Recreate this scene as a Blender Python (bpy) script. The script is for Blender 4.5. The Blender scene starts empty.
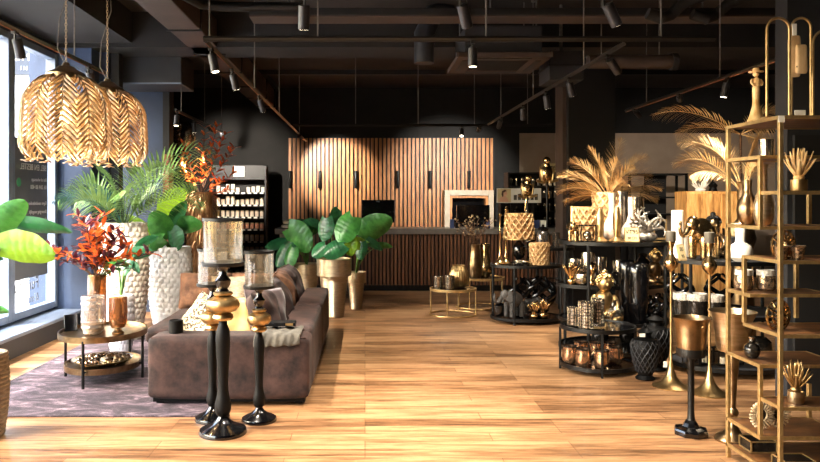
import bpy, math, random
from mathutils import Vector, Matrix, noise
R = random.Random(7)
PI = math.pi
SC = bpy.context.scene
COL = SC.collection
F = 700.0; EYE = 1.6
def PX(px, Y): return (px - 365.0) * Y / F
def PZ(py, Y): return EYE - (py - 200.0) * Y / F

# ------------------------------------------------------------------ materials
def srgb(r, g, b):
    f = lambda c: (c/12.92 if c <= .04045 else ((c+.055)/1.055)**2.4)
    return (f(r/255), f(g/255), f(b/255), 1)
def base_mat(name):
    m = bpy.data.materials.new(name); m.use_nodes = True
    nt = m.node_tree; b = nt.nodes['Principled BSDF']
    return m, nt, b
def ramp(nt, fac, stops):
    r = nt.nodes.new('ShaderNodeValToRGB')
    els = r.color_ramp.elements
    while len(els) < len(stops): els.new(.5)
    for e, (p, c) in zip(els, stops): e.position = p; e.color = c
    nt.links.new(fac, r.inputs['Fac']); return r.outputs['Color']
def coords(nt, scale=(1,1,1), rot=(0,0,0), kind='Object'):
    tc = nt.nodes.new('ShaderNodeTexCoord'); mp = nt.nodes.new('ShaderNodeMapping')
    mp.inputs['Scale'].default_value = scale; mp.inputs['Rotation'].default_value = rot
    nt.links.new(tc.outputs[kind], mp.inputs['Vector']); return mp.outputs['Vector']
def noise_tex(nt, vec, scale, detail=4, rough=.6, dist=0):
    n = nt.nodes.new('ShaderNodeTexNoise'); n.inputs['Scale'].default_value = scale
    n.inputs['Detail'].default_value = detail; n.inputs['Roughness'].default_value = rough
    n.inputs['Distortion'].default_value = dist
    nt.links.new(vec, n.inputs['Vector']); return n.outputs['Fac']
def add_bump(nt, b, fac, strength=.3, dist=.01):
    bp = nt.nodes.new('ShaderNodeBump'); bp.inputs['Strength'].default_value = strength
    bp.inputs['Distance'].default_value = dist
    nt.links.new(fac, bp.inputs['Height']); nt.links.new(bp.outputs['Normal'], b.inputs['Normal'])
def M(name, c1, c2=None, rough=.5, metal=0, scale=8, stretch=(1,1,1), bump=0, bscale=None, sheen=0, detail=4, coat=0, lo=.35, hi=.65, spec=.5):
    m, nt, b = base_mat(name)
    c2 = c2 or tuple(list(x*.8 for x in c1[:3]) + [1])
    v = coords(nt, stretch); f = noise_tex(nt, v, scale, detail)
    nt.links.new(ramp(nt, f, [(lo, c2), (hi, c1)]), b.inputs['Base Color'])
    b.inputs['Roughness'].default_value = rough; b.inputs['Metallic'].default_value = metal
    b.inputs['Coat Weight'].default_value = coat; b.inputs['Specular IOR Level'].default_value = spec
    if sheen: b.inputs['Sheen Weight'].default_value = sheen; b.inputs['Sheen Roughness'].default_value = .4
    if bump:
        f2 = noise_tex(nt, v, bscale or scale*4, 3); add_bump(nt, b, f2, bump, .01)
    return m
def emis(name, col, s):
    m, nt, b = base_mat(name)
    b.inputs['Base Color'].default_value = col
    b.inputs['Emission Color'].default_value = col; b.inputs['Emission Strength'].default_value = s
    return m
def glassy(name, tint, gl, op0, op1, gloss=.12, scale=14, stretch=(1,1,.3), metal=.6):
    """tinted clear glass with mottled mercury patches"""
    m = bpy.data.materials.new(name); m.use_nodes = True; nt = m.node_tree
    b = nt.nodes['Principled BSDF']; out = nt.nodes['Material Output']
    b.inputs['Base Color'].default_value = gl; b.inputs['Metallic'].default_value = metal
    b.inputs['Roughness'].default_value = .12
    t = nt.nodes.new('ShaderNodeBsdfTransparent'); t.inputs['Color'].default_value = tint
    f = noise_tex(nt, coords(nt, stretch), scale, 5, .7)
    mr = nt.nodes.new('ShaderNodeMapRange'); nt.links.new(f, mr.inputs['Value'])
    mr.inputs['From Min'].default_value = .4; mr.inputs['From Max'].default_value = .65
    mr.inputs['To Min'].default_value = op0; mr.inputs['To Max'].default_value = op1
    mx = nt.nodes.new('ShaderNodeMixShader'); nt.links.new(mr.outputs['Result'], mx.inputs['Fac'])
    nt.links.new(t.outputs[0], mx.inputs[1]); nt.links.new(b.outputs[0], mx.inputs[2])
    g = nt.nodes.new('ShaderNodeBsdfGlossy'); g.inputs['Roughness'].default_value = .05
    mx2 = nt.nodes.new('ShaderNodeMixShader')
    lw = nt.nodes.new('ShaderNodeLayerWeight'); lw.inputs['Blend'].default_value = .35
    mm = nt.nodes.new('ShaderNodeMath'); mm.operation = 'MULTIPLY_ADD'; mm.inputs[1].default_value = .5; mm.inputs[2].default_value = gloss*.4
    nt.links.new(lw.outputs['Fresnel'], mm.inputs[0]); nt.links.new(mm.outputs[0], mx2.inputs['Fac'])
    nt.links.new(mx.outputs[0], mx2.inputs[1]); nt.links.new(g.outputs[0], mx2.inputs[2])
    nt.links.new(mx2.outputs[0], out.inputs['Surface']); return m
def floor_mat():
    m, nt, b = base_mat('oak_planks')
    v = coords(nt)
    br = nt.nodes.new('ShaderNodeTexBrick'); nt.links.new(v, br.inputs['Vector'])
    br.inputs['Scale'].default_value = 1; br.inputs['Brick Width'].default_value = 1.35
    br.inputs['Row Height'].default_value = .155; br.inputs['Mortar Size'].default_value = .0022
    br.offset = .37; br.offset_frequency = 3; br.squash_frequency = 1
    br.inputs['Color1'].default_value = (0,0,0,1); br.inputs['Color2'].default_value = (1,1,1,1)
    br.inputs['Mortar'].default_value = (.45,.45,.45,1); br.inputs['Bias'].default_value = 0
    g = noise_tex(nt, coords(nt, (1.1, 14, 1)), 1.6, 8, .68, .6)
    g2 = noise_tex(nt, coords(nt, (.5, 3, 1)), 1.3, 3, .6)
    g3 = noise_tex(nt, coords(nt, (2.5, 60, 1)), 2.0, 4, .7)
    def mul(a, k, c=None):
        mm = nt.nodes.new('ShaderNodeMath'); mm.operation = 'MULTIPLY_ADD'
        nt.links.new(a, mm.inputs[0]); mm.inputs[1].default_value = k
        if c is None: mm.inputs[2].default_value = 0
        else: nt.links.new(c, mm.inputs[2])
        return mm.outputs[0]
    s = mul(br.outputs['Color'], .13, mul(g, .55, mul(g2, .24, mul(g3, .22))))
    col = ramp(nt, s, [(.43, srgb(58,38,24)), (.50, srgb(108,76,50)), (.57, srgb(146,108,74)), (.68, srgb(178,140,102))])
    mx = nt.nodes.new('ShaderNodeMixRGB'); mx.blend_type = 'MULTIPLY'; nt.links.new(br.outputs['Fac'], mx.inputs['Fac'])
    nt.links.new(col, mx.inputs['Color1']); mx.inputs['Color2'].default_value = (.35,.28,.22,1)
    nt.links.new(mx.outputs[0], b.inputs['Base Color'])
    rr = nt.nodes.new('ShaderNodeMapRange'); nt.links.new(g, rr.inputs['Value'])
    rr.inputs['To Min'].default_value = .42; rr.inputs['To Max'].default_value = .28
    nt.links.new(rr.outputs[0], b.inputs['Roughness']); b.inputs['Specular IOR Level'].default_value = .35
    add_bump(nt, b, mul(g3, .5, mul(br.outputs['Fac'], -.8)), .25, .004)
    return m
def rug_mat():
    m, nt, b = base_mat('rug_pile')
    v = coords(nt, (1.2, 2.6, 1)); f = noise_tex(nt, v, 3.0, 8, .78, .8)
    nt.links.new(ramp(nt, f, [(.40, srgb(32,25,30)), (.50, srgb(62,49,56)), (.57, srgb(96,80,88)), (.68, srgb(150,132,136))]), b.inputs['Base Color'])
    b.inputs['Roughness'].default_value = .85
    add_bump(nt, b, noise_tex(nt, coords(nt), 160, 2), .5, .01); return m
def leaf_mat(name, c1, c2, vein=None, scale=9, trans=.22, rough=.3):
    m, nt, b = base_mat(name)
    f = noise_tex(nt, coords(nt), scale, 4)
    nt.links.new(ramp(nt, f, [(.35, c2), (.65, c1)]), b.inputs['Base Color'])
    b.inputs['Roughness'].default_value = rough
    out = nt.nodes['Material Output']; t = nt.nodes.new('ShaderNodeBsdfTranslucent')
    t.inputs['Color'].default_value = c1; mx = nt.nodes.new('ShaderNodeMixShader'); mx.inputs['Fac'].default_value = trans
    nt.links.new(b.outputs[0], mx.inputs[1]); nt.links.new(t.outputs[0], mx.inputs[2]); nt.links.new(mx.outputs[0], out.inputs['Surface'])
    return m
def wood_mat(name, c1, c2, c3, stretch=(1,1,.12), scale=18, rough=.45):
    m, nt, b = base_mat(name)
    f = noise_tex(nt, coords(nt, stretch), scale, 6, .65, .5)
    nt.links.new(ramp(nt, f, [(.35, c3), (.5, c2), (.65, c1)]), b.inputs['Base Color'])
    b.inputs['Roughness'].default_value = rough; add_bump(nt, b, f, .15, .005); return m
K = {}
K['floor'] = floor_mat(); K['rug'] = rug_mat()
K['ceil'] = M('ceiling_paint', srgb(48,40,36), srgb(38,32,29), .9, scale=1.5)
K['beam'] = M('beam_paint', srgb(28,25,24), srgb(22,20,19), .85, scale=2)
K['beamlit'] = M('brown_duct_lit_beam', srgb(66,52,46), srgb(54,43,38), .7, scale=2)  # duct brown; also the painted-in lit tone of tray underside and column side
K['darkwall'] = M('charcoal_plaster', srgb(29,28,28), srgb(23,22,22), .85, scale=3, bump=.1)
K['bluewall'] = M('slate_blue_paint', srgb(54,70,98), srgb(45,59,84), .7, scale=2)
K['blackpaint'] = M('black_paint', srgb(13,12,13), srgb(10,10,11), .6, scale=3)
K['greypart'] = M('graphite_panel', srgb(38,39,43), srgb(30,31,35), .55, scale=2)
K['beige'] = M('warm_beige_plaster', srgb(168,150,134), srgb(152,134,120), .85, scale=1.5)
K['sill'] = M('sill_paint', srgb(112,124,142), srgb(96,108,126), .35, scale=3)
K['frame'] = M('window_frame_paint', srgb(120,132,152), srgb(100,112,132), .4, scale=4)
K['black'] = M('black_metal', srgb(10,10,10), srgb(6,6,6), .42, .3, scale=20)
K['blackgloss'] = M('glossy_black', srgb(8,8,10), srgb(5,5,6), .16, 0, scale=10, coat=.5)
K['blackmatte'] = M('matt_black', srgb(12,11,11), srgb(5,5,5), .5, 0, scale=14, spec=.15)
K['trackblack'] = M('track_black', srgb(18,17,17), srgb(12,12,12), .5, .2, scale=20)
K['spot'] = M('spotlight_grey', srgb(52,52,56), srgb(42,42,46), .4, .4, scale=20)
K['cable'] = M('steel_wire', srgb(120,116,112), srgb(96,92,88), .5, .4, scale=20)
K['gold'] = M('polished_gold', (.74,.52,.25,1), (.44,.28,.12,1), .22, 1, scale=22)
K['goldm'] = M('satin_gold', (.62,.43,.20,1), (.40,.26,.11,1), .36, 1, scale=14)
K['goldframe'] = M('brushed_gold_frame', (.60,.41,.18,1), (.44,.29,.12,1), .42, .85, scale=26)
K['goldleaf'] = M('dried_gold_leaf', srgb(236,204,150), srgb(196,150,88), .5, .1, scale=14)
K['rattan'] = M('gilded_leaf_metal', (.86,.67,.42,1), (.34,.20,.09,1), .28, .85, scale=14)
K['bronze'] = M('aged_bronze', (.42,.29,.16,1), (.20,.13,.07,1), .28, 1, scale=9)
K['antsilver'] = M('antique_silver', (.62,.56,.46,1), (.28,.24,.19,1), .24, 1, scale=20)
K['champ'] = M('champagne_metal', (.70,.56,.38,1), (.50,.38,.22,1), .32, 1, scale=8, stretch=(1,1,6))
K['ribgold'] = M('ribbed_pale_gold', (.74,.63,.47,1), (.54,.44,.31,1), .32, .95, scale=10, stretch=(1,1,8))
K['suede'] = M('brown_velvet', srgb(68,48,43), srgb(29,21,21), .75, 0, scale=7, spec=.25, bump=.3, bscale=40, sheen=.05, detail=7)
K['taupe'] = M('taupe_cushion_cloth', srgb(122,86,62), srgb(70,47,34), .85, 0, spec=.25, scale=7, bump=.3, bscale=40, sheen=.05)
K['darkpillow'] = M('dark_aubergine_velvet', srgb(66,46,46), srgb(44,30,32), .7, 0, scale=10, sheen=.5)
K['goldpillow'] = M('gold_satin_cloth', srgb(196,160,98), srgb(160,124,70), .5, .1, scale=6, sheen=.4)
K['speck'] = M('speckled_fur', srgb(208,192,160), srgb(60,48,38), .9, 0, scale=46, lo=.45, hi=.55)
K['throw'] = M('grey_throw_cloth', srgb(92,88,80), srgb(66,62,56), .9, 0, scale=14, bump=.3)
K['pewter'] = M('pewter', (.60,.55,.47,1), (.14,.12,.10,1), .42, .9, scale=26)
K['ruffle'] = M('pale_ruffled_shell', srgb(226,206,172), srgb(150,124,92), .4, .3, scale=30)
K['mask'] = M('bleached_wood', srgb(226,196,150), srgb(196,160,112), .6, 0, scale=20, stretch=(1,1,.3))
K['stone'] = M('dark_grey_stone', srgb(84,80,76), srgb(56,53,50), .6, 0, scale=20, bump=.3)
K['darkwood'] = wood_mat('smoked_wood', srgb(122,80,42), srgb(92,58,30), srgb(58,36,20), stretch=(.3,1,1), scale=14)
K['white'] = M('white_ceramic', srgb(236,230,220), srgb(216,208,196), .45, 0, scale=6)
K['cream'] = M('cream_wax', srgb(240,226,200), srgb(226,208,178), .5, 0, scale=6)
K['shell'] = M('pearl_planter', srgb(240,241,244), srgb(214,214,216), .35, 0, scale=9)
K['shellwarm'] = M('warm_pearl_planter', srgb(240,232,218), srgb(214,202,184), .38, 0, scale=9)
K['raffia'] = M('raffia', srgb(206,160,108), srgb(130,90,54), .8, 0, scale=30, stretch=(1,1,.1))
K['woven'] = M('woven_gilt_cord', srgb(206,174,126), srgb(160,122,76), .5, .3, scale=26)
K['wicker'] = M('grey_wicker', srgb(178,160,134), srgb(130,112,90), .75, 0, scale=22, stretch=(1,1,3))
K['greywax'] = M('grey_wax', srgb(104,98,88), srgb(86,80,70), .5, 0, scale=8)
K['darkglass'] = M('smoked_dark_glass', srgb(44,40,36), srgb(24,22,20), .1, .4, scale=30)
K['glitter'] = M('glitter_glass', (.55,.38,.24,1), (.06,.04,.03,1), .25, .8, scale=60, lo=.42, hi=.55)
K['lace'] = M('frosted_rim', srgb(206,200,190), srgb(120,114,106), .5, .1, scale=70)
K['copper'] = M('mercury_copper', (.78,.50,.30,1), (.22,.12,.07,1), .18, .9, scale=16, stretch=(1,1,.4))
K['silver'] = M('mercury_silver', (.80,.74,.66,1), (.24,.20,.17,1), .16, .95, scale=16, stretch=(1,1,.4))
K['soil'] = M('potting_soil', srgb(44,32,24), srgb(28,20,14), .95, 0, scale=40)
K['stem'] = leaf_mat('green_stem', srgb(104,140,60), srgb(70,104,44))
K['woodstem'] = M('woody_stem', srgb(104,72,46), srgb(70,46,30), .8, 0, scale=30)
K['leafg'] = leaf_mat('green_leaf', srgb(78,146,66), srgb(40,98,42))
K['leafd'] = leaf_mat('dark_green_leaf', srgb(48,112,66), srgb(22,66,40))
K['leafl'] = leaf_mat('lime_leaf', srgb(150,190,50), srgb(96,146,32), trans=.4)
K['palm'] = leaf_mat('palm_green', srgb(122,150,84), srgb(74,108,62))
K['palmb'] = leaf_mat('blue_palm_green', srgb(64,120,112), srgb(42,84,82))
K['redleaf'] = leaf_mat('rust_leaf', srgb(236,124,52), srgb(186,66,30), scale=16)
K['plumleaf'] = leaf_mat('plum_leaf', srgb(104,48,62), srgb(56,24,36), scale=16)
K['slat'] = wood_mat('oak_slats', srgb(206,144,90), srgb(184,122,72), srgb(146,92,52))
K['slatd'] = wood_mat('walnut_slats', srgb(128,84,54), srgb(104,66,42), srgb(72,44,28))
K['cabwood'] = wood_mat('mango_wood', srgb(236,190,122), srgb(208,152,86), srgb(146,94,46), scale=13)
K['trimwood'] = wood_mat('brown_door_trim', srgb(150,92,58), srgb(124,72,44), srgb(96,54,32))
K['counter'] = M('stone_counter', srgb(112,106,100), srgb(92,86,80), .3, 0, scale=4)
K['whitepanel'] = M('limed_frame', srgb(190,178,160), srgb(168,154,136), .5, 0, scale=5)
K['screen'] = M('dark_screen', srgb(10,10,12), srgb(7,7,9), .15, 0, scale=3)
K['paper'] = M('white_paper', srgb(240,236,228), srgb(230,226,218), .7, 0, scale=5)
K['card'] = M('kraft_price_card', srgb(216,196,150), srgb(200,180,134), .7, 0, scale=5)
K['ink'] = M('black_ink', srgb(18,18,18), srgb(12,12,12), .6, 0, scale=5)
K['whiteink'] = M('white_lettering', srgb(238,238,236), srgb(228,228,226), .6, 0, scale=5)
K['greyink'] = M('grey_script', srgb(120,124,130), srgb(110,114,120), .6, 0, scale=5)
K['signgrey'] = M('grey_sign_film', srgb(98,100,104), srgb(88,90,94), .6, 0, scale=2)
K['navy'] = M('navy_sign', srgb(36,48,66), srgb(30,40,56), .5, 0, scale=2)
K['green'] = M('green_icon', srgb(70,170,110), srgb(60,150,100), .6, 0, scale=5)
K['skin'] = M('printed_skin_tone', srgb(224,176,148), srgb(206,156,128), .7, 0, scale=5)
K['brownhair'] = M('printed_hair', srgb(92,60,42), srgb(70,44,30), .7, 0, scale=5)
K['blueprint'] = M('blue_box_card', srgb(58,74,120), srgb(44,58,98), .6, 0, scale=5)
K['pinkbox'] = M('rose_jar', srgb(196,142,116), srgb(160,108,86), .4, 0, scale=30)
K['jar'] = M('pale_jar', srgb(226,212,196), srgb(190,172,154), .35, 0, scale=20)
K['lens'] = emis('lamp_lens', (1,.86,.62,1), 9)
K['bulb'] = emis('warm_bulb', (1,.66,.3,1), 12)
K['flame'] = emis('lit_wick_glow', (1,.6,.25,1), 5)
K['outwall'] = M('pale_render', srgb(226,226,222), srgb(210,212,212), .8, 0, scale=.7)
K['pave'] = M('pavement', srgb(196,194,190), srgb(170,170,168), .9, 0, scale=3)
K['mercury'] = glassy('mercury_glass', (.90,.87,.80,1), (.50,.40,.28,1), .02, .5, scale=7, stretch=(1,1,.08))  # mercury mottling drawn out tall, its streaks also painting in reflections
K['mercury2'] = glassy('clear_smoked_glass', (.86,.80,.70,1), (.36,.28,.2,1), .03, .22)
K['amber'] = glassy('amber_glass', (.58,.30,.12,1), (.26,.11,.04,1), .2, .95, scale=16)
K['silverglass'] = glassy('streaked_silver_glass', (.80,.74,.70,1), (.70,.62,.56,1), .25, .9, scale=22, stretch=(1,1,1.6))
K['clear'] = glassy('clear_glass', (.97,.98,.98,1), (.8,.8,.8,1), 0, .02, gloss=.1)
K['pane'] = glassy('window_glass', (.98,.99,1,1), (.8,.8,.8,1), 0, .01, gloss=.05)
for nd in K['pane'].node_tree.nodes:
    if nd.type == 'MATH': nd.inputs[1].default_value = .08; nd.inputs[2].default_value = 0

# ------------------------------------------------------------------ mesh builder
class MB:
    def __init__(s): s.v = []; s.f = []; s.T = Matrix.Identity(4)
    def add(s, vs, fs):
        o = len(s.v); s.v += [tuple(s.T @ Vector(p)) for p in vs]; s.f += [tuple(i+o for i in f) for f in fs]; return s
    def box(s, x0, y0, z0, x1, y1, z1):
        return s.add([(x0,y0,z0),(x1,y0,z0),(x1,y1,z0),(x0,y1,z0),(x0,y0,z1),(x1,y0,z1),(x1,y1,z1),(x0,y1,z1)],
                     [(3,2,1,0),(4,5,6,7),(0,1,5,4),(1,2,6,5),(2,3,7,6),(3,0,4,7)])
    def cbox(s, cx, cy, cz, sx, sy, sz): return s.box(cx-sx/2,cy-sy/2,cz-sz/2,cx+sx/2,cy+sy/2,cz+sz/2)
    def prism(s, pts, y0, y1):
        """outline in x,z extruded along y"""
        n = len(pts)
        return s.add([(x,y0,z) for x,z in pts]+[(x,y1,z) for x,z in pts],
            [tuple(range(n)), tuple(range(2*n-1,n-1,-1))]+[(i,i+n,(i+1)%n+n,(i+1)%n) for i in range(n)])
    def disc(s, pts, z0, z1):
        n = len(pts)
        return s.add([(x,y,z0) for x,y in pts]+[(x,y,z1) for x,y in pts],
            [tuple(range(n-1,-1,-1)), tuple(range(n,2*n))]+[(i,(i+1)%n,(i+1)%n+n,i+n) for i in range(n)])
    def ell(s, cx, cy, rx, ry, z0, z1, n=48):
        return s.disc([(cx+rx*math.cos(2*PI*i/n), cy+ry*math.sin(2*PI*i/n)) for i in range(n)], z0, z1)
    def lathe(s, prof, n=28, c=(0,0,0), fn=None, cap=True, lobes=0, amp=0, sy=1):
        vs = []; fs = []; m = len(prof)
        for j,(r,z) in enumerate(prof):
            for i in range(n):
                a = 2*PI*i/n; rr = r*(1+amp*math.cos(lobes*a)) if lobes else r
                if fn: rr = fn(a, z, rr)
                vs.append((c[0]+rr*math.cos(a), c[1]+sy*rr*math.sin(a), c[2]+z))
        for j in range(m-1):
            for i in range(n):
                k = (i+1)%n; fs.append((j*n+i, j*n+k, (j+1)*n+k, (j+1)*n+i))
        if cap:
            if prof[0][0] > 1e-5: fs.append(tuple(range(n-1,-1,-1)))
            if prof[-1][0] > 1e-5: fs.append(tuple((m-1)*n+i for i in range(n)))
        return s.add(vs, fs)
    def tube(s, pts, r, n=8, closed=False, cap=True):
        pts = [Vector(p) for p in pts]; m = len(pts); vs = []; fs = []
        rs = r if isinstance(r, (list,tuple)) else [r]*m
        up = None
        for i,p in enumerate(pts):
            a = pts[(i-1)%m] if (i or closed) else p; b = pts[(i+1)%m] if (i < m-1 or closed) else p
            d = (b-a).normalized() if (b-a).length > 1e-9 else Vector((0,0,1))
            if up is None: up = Vector((0,0,1)) if abs(d.z) < .9 else Vector((1,0,0))
            u = d.cross(up)
            if u.length < 1e-6: u = d.orthogonal()
            u.normalize(); w = u.cross(d).normalized(); up = w
            for k in range(n):
                an = 2*PI*k/n; vs.append(tuple(p + (u*math.cos(an)+w*math.sin(an))*rs[i]))
        for i in range(m if closed else m-1):
            j = (i+1)%m
            for k in range(n):
                l = (k+1)%n; fs.append((i*n+k, i*n+l, j*n+l, j*n+k))
        if cap and not closed: fs += [tuple(range(n-1,-1,-1)), tuple((m-1)*n+k for k in range(n))]
        return s.add(vs, fs)
    def ball(s, c, r, sx=1, sy=1, sz=1, n=16, m=10):
        pr = [(max(1e-6, r*math.sin(PI*j/m)), -r*math.cos(PI*j/m)) for j in range(m+1)]
        o = len(s.v); vs = []; fs = []
        for rr,z in pr:
            for i in range(n):
                a = 2*PI*i/n; vs.append((c[0]+rr*math.cos(a)*sx, c[1]+rr*math.sin(a)*sy, c[2]+z*sz))
        for j in range(m):
            for i in range(n):
                k = (i+1)%n; fs.append((j*n+i, j*n+k, (j+1)*n+k, (j+1)*n+i))
        return s.add(vs, fs)
    def soft(s, cx, cy, cz, sx, sy, sz, e=.28, n=10, puff=0, wob=.0, seed=0):
        """rounded, slightly crumpled block of upholstery"""
        vs = []; fs = []; idx = {}
        h = Vector((sx/2, sy/2, sz/2)); rad = min(h)*e*2 if e < 1 else min(h)
        rad = min(rad, min(h))
        def P(i,j,k):
            key = (i,j,k)
            if key in idx: return idx[key]
            p = Vector(((i/n*2-1)*h.x, (j/n*2-1)*h.y, (k/n*2-1)*h.z))
            q = Vector([max(-(h[a]-rad), min(h[a]-rad, p[a])) for a in range(3)])
            d = p-q
            if d.length > 1e-9: p = q + d.normalized()*rad
            if puff:
                u = [min(1, abs(p[a])/h[a]) for a in range(3)]
                a = min(range(3), key=lambda t: h[t]); o2 = [t for t in range(3) if t != a]
                k2 = (1-u[o2[0]]**2)*(1-u[o2[1]]**2)
                p[a] *= (1-puff) + puff*1.5*k2**.5 if k2 > 0 else (1-puff)
            if wob:
                nz = noise.noise_vector(Vector((p.x*4+seed, p.y*4, p.z*4)))
                p += nz*wob
            idx[key] = len(vs); vs.append((cx+p.x, cy+p.y, cz+p.z)); return idx[key]
        for a in range(n):
            for b in range(n):
                fs += [(P(a,b,0),P(a,b+1,0),P(a+1,b+1,0),P(a+1,b,0)), (P(a,b,n),P(a+1,b,n),P(a+1,b+1,n),P(a,b+1,n)),
                       (P(a,0,b),P(a+1,0,b),P(a+1,0,b+1),P(a,0,b+1)), (P(a,n,b),P(a,n,b+1),P(a+1,n,b+1),P(a+1,n,b)),
                       (P(0,a,b),P(0,a,b+1),P(0,a+1,b+1),P(0,a+1,b)), (P(n,a,b),P(n,a+1,b),P(n,a+1,b+1),P(n,a,b+1))]
        return s.add(vs, fs)
    def leaf(s, p, d, L, W, droop=.6, prof='oval', fold=.25, n=8, roll=0, wav=0, notch=0):
        """a bent blade: starts at p, heads along d, sags by `droop` radians"""
        p = Vector(p); d = Vector(d).normalized()
        side = d.cross(Vector((0,0,1)))
        if side.length < .05: side = Vector((1,0,0))
        side.normalize(); side = Matrix.Rotation(roll, 3, d) @ side
        vs = []; c = p.copy(); dd = d.copy(); fs = []
        ax = dd.cross(Vector((0,0,-1)))
        if ax.length < 1e-4: ax = side.copy()
        ax.normalize(); rot = Matrix.Rotation(droop/n, 3, ax)
        if prof == 'heart': n = 22; rot = Matrix.Rotation(droop/n, 3, ax)
        for i in range(n+1):
            t = i/n
            if prof == 'oval': w = math.sin(PI*min(1,(t*.94+.03)))**.8
            elif prof == 'heart': w = (max(0,1-((t-.36)/.64)**2)**.62 if t>.36 else max(0,1-((.36-t)/.44)**2)**.5)
            elif prof == 'blade': w = min(1, t*5+.25)*(1-t)**.55
            else: w = (1-t)**.7
            w = max(w, .02)*W/2
            nn = side.cross(dd).normalized()
            z = nn*w*fold; q = nn*wav*W*math.sin(t*17); rg = nn*(W*.03 if (prof=='heart' and i%3==0) else 0)
            back = -dd*notch*L*(1-t)**6
            vs += [tuple(c-side*w+z+q+back), tuple(c-side*w*.5+z*.3+back*.4-rg), tuple(c-nn*W*.02), tuple(c+side*w*.5+z*.3+back*.4-rg), tuple(c+side*w+z-q+back)]
            dd = (rot @ dd).normalized(); c = c + dd*(L/n)
        for i in range(n):
            for k in range(4): fs.append((i*5+k, i*5+k+1, (i+1)*5+k+1, (i+1)*5+k))
        return s.add(vs, fs)
    def frond(s, p, az, el, L, droop=1.2, n=22, leafl=.3, leafw=.03, r=.008, lean=.9, stem=True, sag=.5, start=.2, roll=0):
        d = Vector((math.cos(az)*math.cos(el), math.sin(az)*math.cos(el), math.sin(el)))
        ax = d.cross(Vector((0,0,-1)));
        if ax.length < 1e-3: ax = Vector((0,1,0))
        ax.normalize(); c = Vector(p); pts = [c.copy()]; ds = [d.copy()]
        for i in range(n):
            d = (Matrix.Rotation(droop/n*(i/n*1.6+.2), 3, ax) @ d).normalized(); c = c + d*(L/n); pts.append(c.copy()); ds.append(d.copy())
        if stem: s.tube(pts, [r*(1-.8*i/n) for i in range(n+1)], 5)
        side = ax
        for i in range(int(n*start), n+1):
            t = (i/n-start)/(1-start); ll = leafl*(math.sin(PI*(t*.85+.12)))**.6
            for sg in (-1,1):
                sd_ = Matrix.Rotation(roll, 3, ds[i]) @ side
                dv = (ds[i]*lean + sd_*sg*(1-t*.45) + Vector((0,0,.12))).normalized()
                dv += Vector([R.uniform(-.07,.07) for _ in range(3)])
                s.leaf(pts[i], dv, ll*R.uniform(.85,1.1), leafw, sag, 'blade', .3, 4)
        return s
    def pillow(s, w, h, th, n=16, seed=0, wob=.012, pinch=.09):
        vs=[]; fs=[]
        for sg in (-1,1):
            for i in range(n+1):
                for j in range(n+1):
                    u=i/n*2-1; v=j/n*2-1
                    x=w/2*u*(1-pinch*(1-v*v)); z=h/2*v*(1-pinch*(1-u*u))
                    t=((1-u*u)*(1-v*v))
                    y=sg*th/2*(max(0,t)**.38)
                    nz=noise.noise_vector(Vector((x*7+seed,z*7,seed*1.3+sg)))
                    k=1 if 0<i<n and 0<j<n else 0
                    vs.append((x+nz.x*wob*.6,y+k*nz.y*wob*1.6,z+nz.z*wob*.6) if k else (x,0,z))
        m=(n+1)*(n+1)
        for b in (0,1):
            for i in range(n):
                for j in range(n):
                    q=[b*m+i*(n+1)+j,b*m+(i+1)*(n+1)+j,b*m+(i+1)*(n+1)+j+1,b*m+i*(n+1)+j+1]
                    fs.append(tuple(q if b==0 else q[::-1]))
        s.add(vs,fs)
        e=[(x,0,z) for x,z in [(w/2*u*(1-pinch*(1-v*v)),h/2*v*(1-pinch*(1-u*u))) for u,v in [(k/6*2-1,-1) for k in range(7)]+[(1,k/6*2-1) for k in range(1,7)]+[(1-k/3,1) for k in range(1,7)]+[(-1,1-k/3) for k in range(1,6)]]]
        return s.tube(e,.006,6,closed=True)
    def build(s, name, mat, parent=None, loc=(0,0,0), smooth=True, bevel=0, rot=None, kind=None, label=None, seg=2, sub=0, ang=38):
        me = bpy.data.meshes.new(name); me.from_pydata(s.v, [], s.f); me.update()
        if smooth:
            me.polygons.foreach_set('use_smooth', [True]*len(me.polygons)); me.set_sharp_from_angle(angle=math.radians(ang))
        o = bpy.data.objects.new(name, me); COL.objects.link(o); o.location = loc
        if rot: o.rotation_euler = rot
        if isinstance(mat, str): mat = K[mat]
        me.materials.append(mat)
        if parent is not None: o.parent = parent
        if bevel:
            b = o.modifiers.new('bevel', 'BEVEL'); b.width = bevel; b.segments = seg; b.limit_method = 'ANGLE'; b.angle_limit = math.radians(40)
        if sub:
            b = o.modifiers.new('sub', 'SUBSURF'); b.levels = b.render_levels = sub
        if kind: o['kind'] = kind
        if label: o['label'] = label
        return o
def thing(name, label, cat, loc=(0,0,0), rz=0, group=None):
    o = bpy.data.objects.new(name, None); o.empty_display_size = .1; COL.objects.link(o); o.location = loc; o.rotation_euler = (0,0,rz)
    o['label'] = label; o['category'] = cat
    if group: o['group'] = group
    return o
def tag(o, label, cat, group=None):
    o['label'] = label; o['category'] = cat
    if group: o['group'] = group
    return o
def struct(name, mb, mat, **k): return mb.build(name, mat, kind='structure', **k)
KIDS = {}
def dup(root, loc, label, rz=None, rot=None, sc=None, group=None):
    def cp(o, par):
        c = o.copy(); COL.objects.link(c)
        if par is not None: c.parent = par
        for ch in [x for x in list(SC.objects) if x.parent == o]: cp(ch, c)
        return c
    r = cp(root, None); r.location = loc; r['label'] = label
    if rz is not None: r.rotation_euler = (0,0,rz)
    if rot is not None: r.rotation_euler = rot
    if sc is not None: r.scale = sc if not isinstance(sc,(int,float)) else (sc,sc,sc)
    if group: r['group'] = group
    return r
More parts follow.
